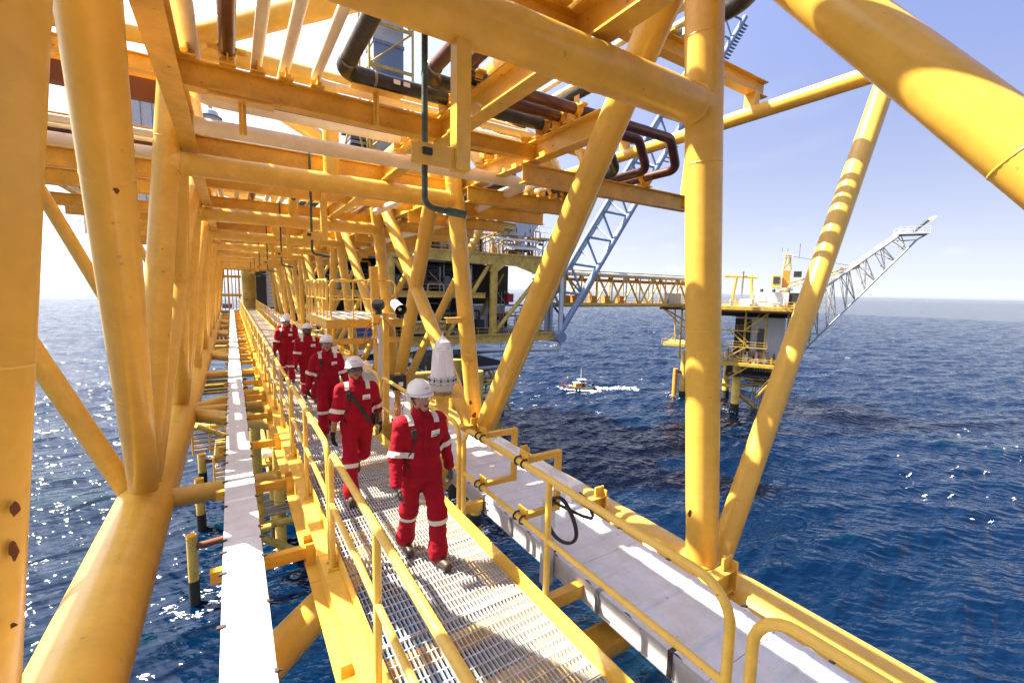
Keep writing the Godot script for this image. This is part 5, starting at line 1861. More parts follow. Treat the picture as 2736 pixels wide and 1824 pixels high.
	for i in 12:
		var f0 := i / 12.0
		var f1 := (i + 1) / 12.0
		for q in [[0, 1], [0, 2], [1, 2]]:
			rod("lacing", (chords[q[0]][0] as Vector3).lerp(chords[q[0]][1], f0), (chords[q[1]][0] as Vector3).lerp(chords[q[1]][1], f1 if i % 2 else f0), 0.09, M["steel"], fb, 6)
			rod("lacing", (chords[q[0]][0] as Vector3).lerp(chords[q[0]][1], f1), (chords[q[1]][0] as Vector3).lerp(chords[q[1]][1], f1 if i % 2 == 0 else f0), 0.07, M["steel"], fb, 6)
	railing(fb, chords[1][0], chords[1][1], M["pale_grey"], 1.0, 1.2)
	rod("flare_pipe", chords[1][0] + Vector3(0, 0.3, 0), chords[1][1] + Vector3(0, 0.3, 0), 0.16, M["pale_grey"], fb, 8)
	qbox("tip_deck", [29.6, -0.6, 12.0], [34.8, 3.0, 12.25], M["pale_grey"], fb)
	railing(fb, Q(29.6, -0.6, 12.2), Q(34.8, -0.6, 12.2), M["pale_grey"], 1.1, 0.9)
	railing(fb, Q(29.6, 3.0, 12.2), Q(34.8, 3.0, 12.2), M["pale_grey"], 1.1, 0.9)
	rod("tip_strut", Q(33.0, 0.5, 11.0), Q(34.6, 0.5, 12.0), 0.12, M["steel"], fb, 8)
	for e in [0.0, 0.5]:
		rod("burner", Q(32.6, 1.0 + e, 12.6), Q(34.8, 1.0 + e, 14.6), 0.2, M["dark"], fb, 10)
	var k := MB.new()
	k.lathe(Q(34.8, 1.2, 14.6), Q(1.0, 0, 0.5) - Q(0, 0, 0), [[0.0, 0.0], [0.22, 0.2], [0.26, 0.5], [0.1, 1.0], [0.0, 1.3]], 12)
	part("flame", k, M["flame_glow"], fb)
	var ol2 := OmniLight3D.new()
	ol2.name = "flame_light"
	ol2.position = Q(35.4, 1.2, 14.9)
	ol2.light_color = Color(1, 0.72, 0.3)
	ol2.light_energy = 3.0
	ol2.light_size = 0.25
	ol2.omni_range = 30.0
	ol2.omni_attenuation = 2.0
	ol2.shadow_enabled = true
	add_child(ol2)
	# foam where the sea breaks on the legs
	var fm := MB.new()
	var wr := RandomNumberGenerator.new()
	wr.seed = 12
	for q in [[Q(0, -2, 0), 1.8], [Q(-10.5, 4.6, 0), 3.2], [Q(7, 2, 0), 2.4], [P(40.1, -3.4, 0), 1.6], [P(44.5, 3.0, 0), 2.0], [P(38.5, 20.4, 0), 1.0], [P(46, 21.5, 0), 1.6]]:
		for i in 40:
			var an := wr.randf() * TAU
			var rr := sqrt(wr.randf()) * float(q[1]) + 0.4
			foam_patch(fm, q[0].x + cos(an) * rr, q[0].z + sin(an) * rr, wr.randf_range(0.15, 0.7), wr.randf_range(0.08, 0.25), wr, 50.0)
	part("leg_foam", fm, M["foam"], get_node("sea"), "stuff")


# ------------------------------------------------------------------ fishing boat
func make_boat() -> void:
	var at := P(85.6, 75.0, -25)
	var fwd := (P(87.2, 71.0, -25) - at).normalized()
	var rt := fwd.cross(Vector3.UP)
	var t := thing("fishing_boat", "small blue wooden fishing boat with a yellow cabin and a white bow wave", "boat", at)
	var X := func(f: float, s: float, h: float) -> Vector3: return at + fwd * f + rt * s + Vector3(0, h, 0)
	var st := [[-4.3, 1.0, 1.15, 0.55], [-3.2, 1.25, 0.95, 0.9], [-1.5, 1.4, 0.85, 1.1], [0.5, 1.38, 0.9, 1.1], [2.0, 1.15, 1.05, 0.85], [3.2, 0.7, 1.35, 0.4], [4.3, 0.06, 1.9, 0.03]]
	for band_n in 3:
		var k := MB.new()
		for i in st.size() - 1:
			for s in [-1, 1]:
				var row := []
				for q in [st[i], st[i + 1]]:
					var lo: Vector3 = X.call(q[0], q[3] * s, -0.35)
					var hi: Vector3 = X.call(q[0], q[1] * s, q[2])
					row.append([lo, lo.lerp(hi, 0.72), lo.lerp(hi, 0.88), hi])
				k.quad(row[0][band_n], row[1][band_n], row[1][band_n + 1], row[0][band_n + 1])
		part(["hull", "gunwale_stripe", "rubbing_strake"][band_n], k, [M["blue"], M["orange"], M["teal"]][band_n], t)
	var dk := MB.new()
	for i in st.size() - 1:
		dk.quad(X.call(st[i][0], -st[i][1] * 0.95, st[i][2] - 0.3), X.call(st[i + 1][0], -st[i + 1][1] * 0.95, st[i + 1][2] - 0.3), X.call(st[i + 1][0], st[i + 1][1] * 0.95, st[i + 1][2] - 0.3), X.call(st[i][0], st[i][1] * 0.95, st[i][2] - 0.3))
	dk.quad(X.call(-4.3, -1.0, 1.15), X.call(-4.3, 1.0, 1.15), X.call(-4.3, 0.55, -0.35), X.call(-4.3, -0.55, -0.35))
	part("deck", dk, M["teal"], t)
	var bx := func(called: String, f0: float, f1: float, s: float, h0: float, h1: float, m: Material) -> void:
		var k := MB.new()
		k.box(X.call((f0 + f1) / 2, 0.0, (h0 + h1) / 2), fwd * (f1 - f0) / 2, Vector3(0, (h1 - h0) / 2, 0), rt * s)
		part(called, k, m, t)
	bx.call("stem_post", 4.15, 4.45, 0.09, 1.0, 2.15, M["red"])
	bx.call("cabin", -1.9, 1.0, 0.85, 0.6, 1.75, M["orange"])
	bx.call("cabin_front", 1.0, 1.04, 0.84, 0.65, 1.5, mat("boat_yellow", lin(0.75, 0.45, 0.02), 0.5))
	bx.call("cabin_roof", -2.0, 1.3, 1.0, 1.75, 1.85, M["white"])
	bx.call("side_door", -1.4, -0.7, 0.87, 0.7, 1.6, M["dark"])
	bx.call("wheelhouse", -1.6, -0.2, 0.7, 1.85, 2.6, M["white"])
	bx.call("wheelhouse_window", -1.4, -0.16, 0.72, 2.1, 2.45, M["dark_glass"])
	bx.call("wheelhouse_roof", -1.9, 0.3, 0.85, 2.6, 2.7, M["pale_grey"])
	bx.call("fish_box", 1.8, 2.5, 0.4, 0.8, 1.15, M["white"])
	bx.call("fish_box", -3.4, -2.6, 0.6, 0.7, 1.1, M["teal"])
	bx.call("net_pile", -4.0, -3.5, 0.5, 0.9, 1.6, M["dark"])
	rod("mast", X.call(-0.6, 0, 2.7), X.call(-0.6, 0, 5.6), 0.05, M["white"], t, 8)
	rod("mast", X.call(0.9, 0.6, 1.8), X.call(0.9, 0.6, 2.9), 0.04, M["teal"], t, 8)
	rod("mast", X.call(3.0, 0, 1.2), X.call(3.0, 0, 3.2), 0.04, M["red"], t, 8)
	bx.call("flag", 2.7, 3.2, 0.02, 1.7, 2.15, M["red"])
	rod("float", X.call(3.0, 0, 3.1), X.call(3.0, 0, 3.35), 0.13, M["white"], t, 8)
	var fm := MB.new()
	var wr := RandomNumberGenerator.new()
	wr.seed = 21
	for i in 190:
		var f := wr.randf()
		var s := wr.randf_range(-1, 1)
		var p: Vector3
		if i < 70:
			p = X.call(lerpf(4.3, -5.0, f), (0.5 + 1.6 * f + wr.randf() * 0.6) * signf(s), 0)
		else:
			p = X.call(-4.5 - 11.0 * f, s * (1.2 + 2.2 * f), 0)
		foam_patch(fm, p.x, p.z, wr.randf_range(0.6, 1.7) * (1.0 - 0.4 * f), wr.randf_range(0.3, 0.9), wr, 60.0)
	part("boat_wake", fm, M["foam"], get_node("sea"), "stuff")


# ------------------------------------------------------------------ people
class Flesh:      # tapered capsules melted together, meshed as surface nets
	var a := PackedVector3Array()
	var ab := PackedVector3Array()
	var inv := PackedFloat32Array()
	var ra := PackedFloat32Array()
	var rb := PackedFloat32Array()
	var k := 0.03
	var folds: FastNoiseLite
	var fold_amp := 0.0
	var floor_y := -9.0

	func add(p: Vector3, q: Vector3, r: float, s := -1.0) -> void:
		a.append(p)
		ab.append(q - p)
		inv.append(1.0 / maxf((q - p).length_squared(), 1e-9))
		ra.append(r)
		rb.append(s if s > 0 else r)

	func one(i: int, p: Vector3) -> float:
		var pa := p - a[i]
		var h := clampf(pa.dot(ab[i]) * inv[i], 0.0, 1.0)
		return (pa - ab[i] * h).length() - lerpf(ra[i], rb[i], h)

	func sd(p: Vector3, near: PackedInt32Array) -> float:
		var d := 9.0
		for i in near:
			var pa := p - a[i]
			var h := clampf(pa.dot(ab[i]) * inv[i], 0.0, 1.0)
			var e := (pa - ab[i] * h).length() - lerpf(ra[i], rb[i], h)
			var m := maxf(k - absf(d - e), 0.0)
			d = minf(d, e) - m * m * 0.25 / k
		if fold_amp > 0.0 and d < 0.06:
			d += fold_amp * folds.get_noise_3d(p.x * 0.8, p.y * 1.5, p.z * 0.8)
		if floor_y > -9.0:
			d = maxf(d, floor_y - p.y)
		return d

	func all() -> PackedInt32Array:
		return PackedInt32Array(range(a.size()))

	func hit(from: Vector3, dir: Vector3, off := 0.004) -> Vector3:
		var near := all()
		var p := from
		for i in 40:
			var d := sd(p, near) - off
			if d < 0.0008:
				break
			p += dir * minf(d * 0.85, 0.05)
		return p

	func mesh(mb: MB, cell: float, tint: Callable, xf := Transform3D()) -> void:
		var lo := Vector3.ONE * 99.0
		var hi := -lo
		for i in a.size():
			var r := maxf(ra[i], rb[i]) + cell * 2.5
			for p in [a[i], a[i] + ab[i]]:
				lo = lo.min(p - Vector3.ONE * r)
				hi = hi.max(p + Vector3.ONE * r)
		var B := 5
		var nx := int(ceil((hi.x - lo.x) / cell / B)) * B + B
		var ny := int(ceil((hi.y - lo.y) / cell / B)) * B + B
		var nz := int(ceil((hi.z - lo.z) / cell / B)) * B + B
		var F := PackedFloat32Array()
		F.resize(nx * ny * nz)
		F.fill(1.0)
		var hd := (B + 1) * cell * 0.88
		var act := []
		for bz in nz / B:
			for by in ny / B:
				for bx in nx / B:
					var c := lo + Vector3(bx * B + B * 0.5, by * B + B * 0.5, bz * B + B * 0.5) * cell
					var near := PackedInt32Array()
					var dm := 9.0
					for i in a.size():
						var d := one(i, c)
						if d < hd + k + fold_amp:
							near.append(i)
						dm = minf(dm, d)
					if near.is_empty():
						continue
					if dm < -hd - 0.01 and floor_y < -8.0:
						for z in B:
							for y in B:
								for x in B:
									F[(bz * B + z) * nx * ny + (by * B + y) * nx + bx * B + x] = -1.0
						continue
					act.append(Vector3i(bx, by, bz))
					for z in B:
						for y in B:
							for x in B:
								var g := Vector3(bx * B + x, by * B + y, bz * B + z)
								F[int(g.z) * nx * ny + int(g.y) * nx + int(g.x)] = sd(lo + g * cell, near)
		var vid := {}
		var off := [0, 1, nx, nx + 1, nx * ny, nx * ny + 1, nx * ny + nx, nx * ny + nx + 1]
		var edges := [[0, 1], [2, 3], [4, 5], [6, 7], [0, 2], [1, 3], [4, 6], [5, 7], [0, 4], [1, 5], [2, 6], [3, 7]]
		var cor := []
		for i in 8:
			cor.append(Vector3(i & 1, (i >> 1) & 1, i >> 2))
		var cells := PackedInt32Array()
		for bl in act:
			for z in B:
				for y in B:
					for x in B:
						var gx: int = bl.x * B + x
						var gy: int = bl.y * B + y
						var gz: int = bl.z * B + z
						if gx >= nx - 1 or gy >= ny - 1 or gz >= nz - 1:
							continue
						var id := gz * nx * ny + gy * nx + gx
						var neg := 0
						for o in off:
							if F[id + o] < 0.0:
								neg += 1
						if neg == 0 or neg == 8:
							continue
						var f := PackedFloat32Array()
						for o in off:
							f.append(clampf(F[id + o], -2 * cell, 2 * cell))
						var s := Vector3.ZERO
						var n := 0
						for e in edges:
							var fa := f[e[0]]
							var fb := f[e[1]]
							if (fa < 0.0) != (fb < 0.0):
								s += cor[e[0]].lerp(cor[e[1]], fa / (fa - fb))
								n += 1
						var g := Vector3(f[1] + f[3] + f[5] + f[7] - f[0] - f[2] - f[4] - f[6], f[2] + f[3] + f[6] + f[7] - f[0] - f[1] - f[4] - f[5], f[4] + f[5] + f[6] + f[7] - f[0] - f[1] - f[2] - f[3]).normalized()
						var p := lo + (Vector3(gx, gy, gz) + s / n) * cell
						mb.col = tint.call(p)
						vid[id] = mb.put(xf * p, xf.basis * g)
						cells.append(id)
		var ax := [[1, nx, nx * ny], [nx, nx * ny, 1], [nx * ny, 1, nx]]
		for id in cells:
			for q in ax:
				if (F[id] < 0.0) != (F[id + q[0]] < 0.0):
					var b: int = vid.get(id - q[1], -1)
					var c: int = vid.get(id - q[1] - q[2], -1)
					var d: int = vid.get(id - q[2], -1)
					if b >= 0 and c >= 0 and d >= 0:
						mb.tri(vid[id], b, c)
						mb.tri(vid[id], c, d)


func strip(mb: MB, body: Flesh, from: Array, dirs: Array, half: float, thick := 0.004) -> void:
	# a ribbon laid on the body: each point is pushed onto the surface along its direction
	var c := []
	var e0 := []
	var e1 := []
	for i in from.size():
		var t: Vector3 = ((from[mini(i + 1, from.size() - 1)] as Vector3) - (from[maxi(i - 1, 0)] as Vector3)).normalized()
		var s := t.cross(dirs[i]).normalized() * half
		e0.append(body.hit(from[i] - s, dirs[i], thick))
		e1.append(body.hit(from[i] + s, dirs[i], thick))
		c.append(body.hit(from[i], dirs[i], thick + 0.001))
	for i in from.size() - 1:
		for q in [[e0, c], [c, e1]]:
			var n: Vector3 = (q[1][i] - q[0][i]).cross(q[0][i + 1] - q[0][i])
			if n.dot(dirs[i]) > 0:
				mb.quad(q[0][i], q[0][i + 1], q[1][i + 1], q[1][i])
			else:
				mb.quad(q[0][i], q[1][i], q[1][i + 1], q[0][i + 1])


func band(mb: MB, body: Flesh, p: Vector3, axis: Vector3, w: float) -> void:
	var x := axis.normalized()
	var s := x.cross(Vector3.FORWARD if absf(x.z) < 0.9 else Vector3.RIGHT).normalized()
	var t := x.cross(s)
	var rows := []
	for e in [-0.5, 0.0, 0.5]:
		var r := []
		for i in 24:
			var q := s * cos(TAU * i / 24) + t * sin(TAU * i / 24)
			r.append(body.hit(p + x * w * e + q * 0.16, -q, 0.006 if e == 0.0 else 0.004))
		rows.append(r)
	for k in 2:
		for i in 24:
			var j := (i + 1) % 24
			mb.quad(rows[k][i], rows[k][j], rows[k + 1][j], rows[k + 1][i])


func leg_joints(h: Vector3, swing: float, knee: float, turn: float) -> Array:
	var d1 := Vector3(0, -cos(swing), sin(swing)).rotated(Vector3.UP, turn)
	var k := h + d1 * 0.42
	var sh := swing - knee
	var d2 := Vector3(0, -cos(sh), sin(sh)).rotated(Vector3.UP, turn)
	return [h, k, k + d2 * 0.40]


func person(o: Dictionary) -> void:
	var t := thing("person", o.label, "person", Vector3.ZERO, "workers in red coveralls")
	var fine: float = o.cell
	var body := Flesh.new()
	body.k = 0.05
	body.folds = noise(9.0, 100 + int(o.u * 10), 3)
	body.fold_amp = 0.011
	var red := Color(0.29, 0.006, 0.017)
	# joints
	var legs := []
	for s in [-1, 1]:
		var q: Array = o.legs[0 if s < 0 else 1]
		legs.append(leg_joints(Vector3(0.095 * s, 0.90, 0), deg_to_rad(q[0]), deg_to_rad(q[1]), deg_to_rad(6.0 * s)))
	var low := minf(legs[0][2].y, legs[1][2].y)
	var drop := Vector3(0, 0.10 - low, 0)
	for l in legs:
		for i in 3:
			l[i] += drop
	var B := func(x: float, y: float, z: float) -> Vector3: return Vector3(x, y, z) + drop
	var big: float = o.get("wide", 1.0)
	body.add(B.call(-0.08, 0.93, -0.005), B.call(0.08, 0.93, -0.005), 0.118 * big)
	body.add(B.call(-0.075, 1.07, 0.012), B.call(0.075, 1.07, 0.012), 0.112 * big)
	body.add(B.call(-0.092, 1.23, 0.0), B.call(0.092, 1.23, 0.0), 0.118 * big)
	body.add(B.call(-0.10, 1.33, -0.01), B.call(0.10, 1.33, -0.01), 0.108)
	body.add(B.call(-0.165, 1.385, -0.015), B.call(0.165, 1.385, -0.015), 0.066)
	body.add(B.call(0, 1.34, -0.015), B.call(0, 1.47, -0.005), 0.11, 0.066)
	body.add(B.call(0, 1.46, -0.02), B.call(0, 1.505, -0.012), 0.07, 0.072)
	var hands := []
	var sleeve: float = o.get("sleeve", 1.0)
	for s in [-1, 1]:
		var q: Array = o.arms[0 if s < 0 else 1]      # swing forward, out to the side, elbow bend
		var sh: Vector3 = B.call(0.195 * s, 1.375, -0.015)
		var d1 := Vector3(0, -1, 0).rotated(Vector3.RIGHT, -deg_to_rad(q[0])).rotated(Vector3.BACK, deg_to_rad(q[1]) * s)
		var el := sh + d1 * 0.285
		var d2 := d1.rotated(Vector3.RIGHT, -deg_to_rad(q[2])).rotated(Vector3.BACK, -deg_to_rad(q[3]) * s)
		var wr := el + d2 * 0.245
		body.add(sh, el, 0.074, 0.06)
		body.add(el, el.lerp(wr, sleeve), 0.061, 0.052 if sleeve > 0.9 else 0.063)
		hands.append([el, wr, d2, s, sh])
	for l in legs:
		body.add(l[0] + Vector3(0, 0.0, 0), l[1], 0.108, 0.085)
		body.add(l[1], l[2] + (l[1] - l[2]).normalized() * 0.02, 0.085, 0.08)
		body.add(l[2] + (l[1] - l[2]).normalized() * 0.05, l[2], 0.085, 0.084)
	var mb := MB.new()
	mb.colored = true
	var dirt := noise(6.0, 55)
	body.mesh(mb, fine, func(p: Vector3) -> Color: return red * (1.0 + 0.22 * dirt.get_noise_3dv(p)))
	# head: a grid of its own, in its own frame at the top of the neck
	var hx := Transform3D(Basis.from_euler(Vector3(deg_to_rad(o.head[0]), deg_to_rad(o.head[1]), deg_to_rad(o.head[2]))), B.call(0, 1.50, 0.0))
	var hd := Flesh.new()
	hd.k = 0.018
	hd.add(Vector3(0, -0.09, -0.012), Vector3(0, 0.05, 0.0), 0.056, 0.052)
	hd.add(Vector3(0, 0.125, -0.012), Vector3(0, 0.13, 0.02), 0.078, 0.074)
	hd.add(Vector3(0, 0.075, 0.03), Vector3(0, 0.022, 0.062), 0.058, 0.032)
	hd.add(Vector3(-0.036, 0.085, 0.05), Vector3(0.036, 0.085, 0.05), 0.034)
	hd.add(Vector3(-0.036, 0.13, 0.062), Vector3(0.036, 0.13, 0.062), 0.021)
	hd.add(Vector3(-0.048, 0.05, 0.02), Vector3(0.048, 0.05, 0.02), 0.03)
	hd.k = 0.012
	hd.add(Vector3(0, 0.118, 0.088), Vector3(0, 0.08, 0.107), 0.008, 0.0115)
	hd.add(Vector3(-0.012, 0.077, 0.098), Vector3(0.012, 0.077, 0.098), 0.0085)
	hd.add(Vector3(-0.02, 0.052, 0.084), Vector3(0.02, 0.052, 0.084), 0.0085)
	hd.add(Vector3(-0.017, 0.043, 0.084), Vector3(0.017, 0.043, 0.084), 0.009)
	for s in [-1, 1]:
		hd.add(Vector3(0.079 * s, 0.115, -0.012), Vector3(0.076 * s, 0.075, -0.006), 0.014, 0.009)
	var skin: Color = o.get("skin", Color(0.36, 0.20, 0.13))
	var beard: bool = o.get("beard", false)
	hd.mesh(mb, minf(fine * 0.45, 0.0075), func(p: Vector3) -> Color:
		if p.y > 0.115 and p.z < 0.035 or p.y > 0.075 and p.z < -0.035:
			return Color(0.012, 0.010, 0.009)
		if beard and (p.y < 0.068 and p.z > 0.0 and p.y > -0.005) and not (absf(p.x) < 0.022 and p.y > 0.038 and p.y < 0.058):
			return Color(0.03, 0.02, 0.016)
		if absf(p.x) < 0.024 and p.y > 0.036 and p.y < 0.058 and p.z > 0.075:
			return Color(0.26, 0.09, 0.075) if absf(p.y - 0.0475) > 0.003 else Color(0.08, 0.03, 0.03)
		if absf(p.y - 0.137) < 0.0055 and absf(p.x) > 0.012 and absf(p.x) < 0.052 and p.z > 0.05:
			return Color(0.02, 0.014, 0.012)
		if absf(p.y - 0.115) < 0.007 and absf(absf(p.x) - 0.033) < 0.015 and p.z > 0.06:
			return Color(0.02, 0.015, 0.014) if absf(absf(p.x) - 0.033) < 0.007 else Color(0.5, 0.45, 0.42)
		return skin * (1.0 + 0.1 * dirt.get_noise_3dv(p * 4.0)), hx)
	# gloved hands
	for h in hands:
		var wrist: Vector3 = h[1]
		var y: Vector3 = h[2]
		var s: float = h[3]
		var x := Vector3(0, 0, 1) - y * y.z        # the thumb side faces forward
		x = x.normalized()
		var z := x.cross(y) * s
		var bs := Basis(x, y, x.cross(y))
		var hxf := Transform3D(bs, wrist)
		var hf := Flesh.new()
		hf.k = 0.008
		var inw := s if x.cross(y).dot(Vector3(-s, 0, 0)) < 0 else s   # fingers curl towards the thigh
		var curl := signf(x.cross(y).dot(Vector3(-s, 0, 0)))
		var el_local: float = -0.245 * (1.0 - sleeve) if sleeve < 0.9 else -0.03
		hf.add(Vector3(0, el_local, 0), Vector3(0, 0.02, 0), 0.038 if sleeve < 0.9 else 0.036, 0.03)
		for i in 4:
			var fx := 0.028 - 0.0185 * i
			hf.add(Vector3(fx * 0.8, 0.02, 0), Vector3(fx, 0.088 - 0.003 * absf(i - 1.0), 0.0), 0.0155, 0.0125)
			var len: float = [0.041, 0.046, 0.042, 0.033][i]
			var k0 := Vector3(fx, 0.09 - 0.003 * absf(i - 1.0), 0)
			var a1 := 0.35 + 0.08 * i
			var k1 := k0 + Vector3(0, cos(a1), sin(a1) * curl) * len
			var k2 := k1 + Vector3(0, cos(a1 + 0.6), sin(a1 + 0.6) * curl) * len * 0.72
			var k3 := k2 + Vector3(0, cos(a1 + 1.0), sin(a1 + 1.0) * curl) * len * 0.5
			hf.add(k0, k1, 0.0115, 0.0105)
			hf.add(k1, k2, 0.0105, 0.0098)
			hf.add(k2, k3, 0.0098, 0.0088)
		hf.add(Vector3(0.022, 0.03, 0.004 * curl), Vector3(0.05, 0.062, 0.014 * curl), 0.016, 0.0125)
		hf.add(Vector3(0.05, 0.062, 0.014 * curl), Vector3(0.054, 0.092, 0.024 * curl), 0.0125, 0.0105)
		hf.add(Vector3(0.054, 0.092, 0.024 * curl), Vector3(0.048, 0.115, 0.032 * curl), 0.0105, 0.009)
		var glove: Color = o.get("glove", Color(0.012, 0.012, 0.013))
		hf.mesh(mb, minf(fine * 0.42, 0.0068), func(p: Vector3) -> Color: return skin if p.y < -0.02 and sleeve < 0.9 else (Color(0.45, 0.30, 0.03) if p.y < -0.008 and sleeve < 0.9 else glove), hxf)
	part("body", mb, M["cloth_skin"], t)
	# boots
	for i in 2:
		var l: Array = legs[i]
		var bt := Flesh.new()
		bt.k = 0.02
		var pitch: float = deg_to_rad(o.legs[i][2])
		var f := Vector3(0.1 * (1 if i else -1), 0, 1).normalized()
		var fd := (f * cos(pitch) + Vector3.DOWN * sin(pitch)).normalized()
		var ank: Vector3 = l[2]
		var up := (Vector3.UP * cos(pitch) + f * sin(pitch))
		var heel := ank - up * 0.052 - fd * 0.035
		var toe := heel + fd * 0.2
		bt.add(ank + Vector3(0, 0.05, 0), ank - up * 0.03, 0.056, 0.05)
		bt.add(heel, toe, 0.043, 0.044)
		bt.add(ank - up * 0.02, heel + fd * 0.13, 0.05, 0.042)
		bt.add(heel - up * 0.03, toe - up * 0.03, 0.036, 0.038)
		if pitch < 0.05:
			bt.floor_y = ank.y - 0.098
		var bm := MB.new()
		bm.colored = true
		bt.mesh(bm, maxf(fine * 0.7, 0.008), func(p: Vector3) -> Color: return Color(0.045, 0.024, 0.014) if (p - heel).dot(up) > -0.022 else Color(0.01, 0.009, 0.008))
		part("boot", bm, M["painted"], t)
	# reflective bands and shoulder strips
	for h in hands:
		var k := MB.new()
		band(k, body, (h[4] as Vector3).lerp(h[0], 0.93), h[0] - h[4], 0.052)
		part("reflective_band", k, M["reflective"], t)
	for l in legs:
		var k := MB.new()
		band(k, body, (l[1] as Vector3).lerp(l[2], 0.16), l[2] - l[1], 0.052)
		part("reflective_band", k, M["reflective"], t)
	for s in [-1, 1]:
		var k := MB.new()
		var pts := []
		var dirs := []
		for i in 13:
			var an := lerpf(0.5, PI - 0.35, i / 12.0)
			var d := Vector3(0, -sin(an), -cos(an))
			pts.append(B.call(0.125 * s, 1.33, -0.01) - d * 0.3 + Vector3(0, 0.0, 0))
			dirs.append(d)
		strip(k, body, pts, dirs, 0.026)
		part("shoulder_strip", k, M["reflective"], t)
	var zp := MB.new()
	var pts := []
	var dirs := []
	for i in 22:
		pts.append(B.call(0.0, lerpf(1.44, 0.86, i / 21.0), 0.3))
		dirs.append(Vector3.FORWARD)
	strip(zp, body, pts, dirs, 0.02, 0.005)
	part("zip_flap", zp, M["coverall"], t)
	for s in [-1, 1]:
		var k := MB.new()
		strip(k, body, [B.call(0.055 * s, 1.222, 0.3), B.call(0.10 * s, 1.228, 0.3), B.call(0.15 * s, 1.232, 0.3)], [Vector3.FORWARD, Vector3.FORWARD, Vector3.FORWARD], 0.022, 0.006)
		part("pocket_flap", k, M["coverall"], t)
		var c := MB.new()      # collar wing
		var w0 := [B.call(0.028 * s, 1.445, 0.3), B.call(0.055 * s, 1.47, 0.3), B.call(0.085 * s, 1.48, 0.28)]
		strip(c, body, w0, [Vector3.FORWARD, Vector3(-0.2 * s, 0, -1).normalized(), Vector3(-0.5 * s, 0, -1).normalized()], 0.026, 0.008)
		part("collar", c, M["coverall"], t)
	# chest badge
	var bd := MB.new()
	var c0 := body.hit(B.call(0.098, 1.288, 0.3), Vector3.FORWARD, 0.008)
	var bx := Vector3(0.96, 0, -0.28)
	bd.box(c0, bx * 0.048, Vector3(0, 0.03, 0.004), Vector3(0.28, 0, 0.96) * 0.003)
	var badge := part("badge", bd, M["white"], t)
	var tm := MeshInstance3D.new()
	var txt := TextMesh.new()
	txt.text = "Cuulong"
	txt.font = SystemFont.new()
	txt.font.font_names = PackedStringArray(["Droid Serif"])
	txt.font_size = 16
	txt.pixel_size = 0.0011
	txt.depth = 0.001
	txt.material = M["red"]
	tm.mesh = txt
	tm.name = "badge_lettering"
	tm.transform = Transform3D(Basis(bx, Vector3.UP, Vector3(0.28, 0, 0.96)), c0 + Vector3(0.0009, 0.004, 0.0035))
	badge.add_child(tm)
	var ln := MB.new()
	ln.box(c0 + Vector3(0.0009, -0.016, 0.003), bx * 0.038, Vector3(0, 0.005, 0), Vector3(0.28, 0, 0.96) * 0.0015)
	part("badge_line", ln, M["teal"], badge)
	# helmet
	var hm := MB.new()
	hm.colored = true
	hm.col = Color(0.74, 0.73, 0.71)
	var rows := []
	var hseg := 36
	var ho := Vector3(0, 0.162, -0.004)
	var prof := [[0.0, 0.132], [0.25, 0.130], [0.45, 0.122], [0.65, 0.106], [0.8, 0.086], [0.92, 0.055], [1.0, 0.012], [1.0, 0.0], [1.12, -0.004], [1.13, -0.010], [1.0, -0.012]]
	for q in prof:
		var r := []
		for i in hseg + 1:
			var an := TAU * i / hseg
			var sx := sin(an)
			var cz := cos(an)
			var ex: float = 0.113 * q[0]
			var ez: float = (0.138 if cz > 0 else 0.132) * q[0]
			if q[0] > 1.05:
				ex = 0.113 + 0.010
				ez = 0.132 + (0.010 if cz < 0 else 0.008 + 0.036 * pow(cz, 2.0))
			var lift: float = 0.006 if absf(sx) < 0.14 and q[0] > 0.1 and q[0] < 0.95 else 0.0
			r.append(Vector3(sx * ex, q[1] + lift - (0.012 * maxf(cz, 0.0) if q[0] > 1.05 else 0.0), cz * ez))
		rows.append(r)
	for k in rows.size() - 1:
		for i in hseg:
			var quad_pts := [rows[k][i], rows[k + 1][i], rows[k + 1][i + 1], rows[k][i + 1]]
			var o0 := hm.v.size()
			for p in quad_pts:
				var nn := Vector3(p.x / 0.0128, (p.y + 0.02) / 0.0174, p.z / 0.018).normalized() if k < 6 else (Vector3(0, 1, 0.1) if k < 8 else Vector3(0, -1, 0))
				hm.put(hx * (ho + p), hx.basis * nn.normalized())
			hm.tri(o0, o0 + 1, o0 + 2)
			hm.tri(o0, o0 + 2, o0 + 3)
	var helmet := part("helmet", hm, M["helmet_white"], t)
	var hl := MeshInstance3D.new()
	var ht := TextMesh.new()
	ht.text = o.get("mark", "")
	if ht.text:
		ht.font = txt.font
		ht.font_size = 16
		ht.pixel_size = 0.0011
		ht.depth = 0.001
		ht.material = M["dark"]
		hl.mesh = ht
		hl.name = "helmet_lettering"
		hl.transform = hx * Transform3D(Basis(Vector3.RIGHT, -0.75), ho + Vector3(0, 0.085, 0.112))
		hl.transform = hx * Transform3D(Basis(Vector3.RIGHT, -0.42), ho + Vector3(0, 0.058, 0.1345))
		helmet.add_child(hl)
	# chin strap, glasses
	var cs := MB.new()
	for s in [-1, 1]:
		var line := [Vector3(0.088 * s, 0.145, 0.0), Vector3(0.077 * s, 0.08, 0.022), Vector3(0.055 * s, 0.03, 0.042), Vector3(0.028 * s, 0.0, 0.062), Vector3(0, -0.012, 0.066)]
		var wl := []
		for p in line:
			wl.append(hx * p)
		cs.sweep(smooth_line(wl, 4), 0.005, 6)
	part("chin_strap", cs, M["black"], t)
	var gl := MB.new()
	var fr := MB.new()
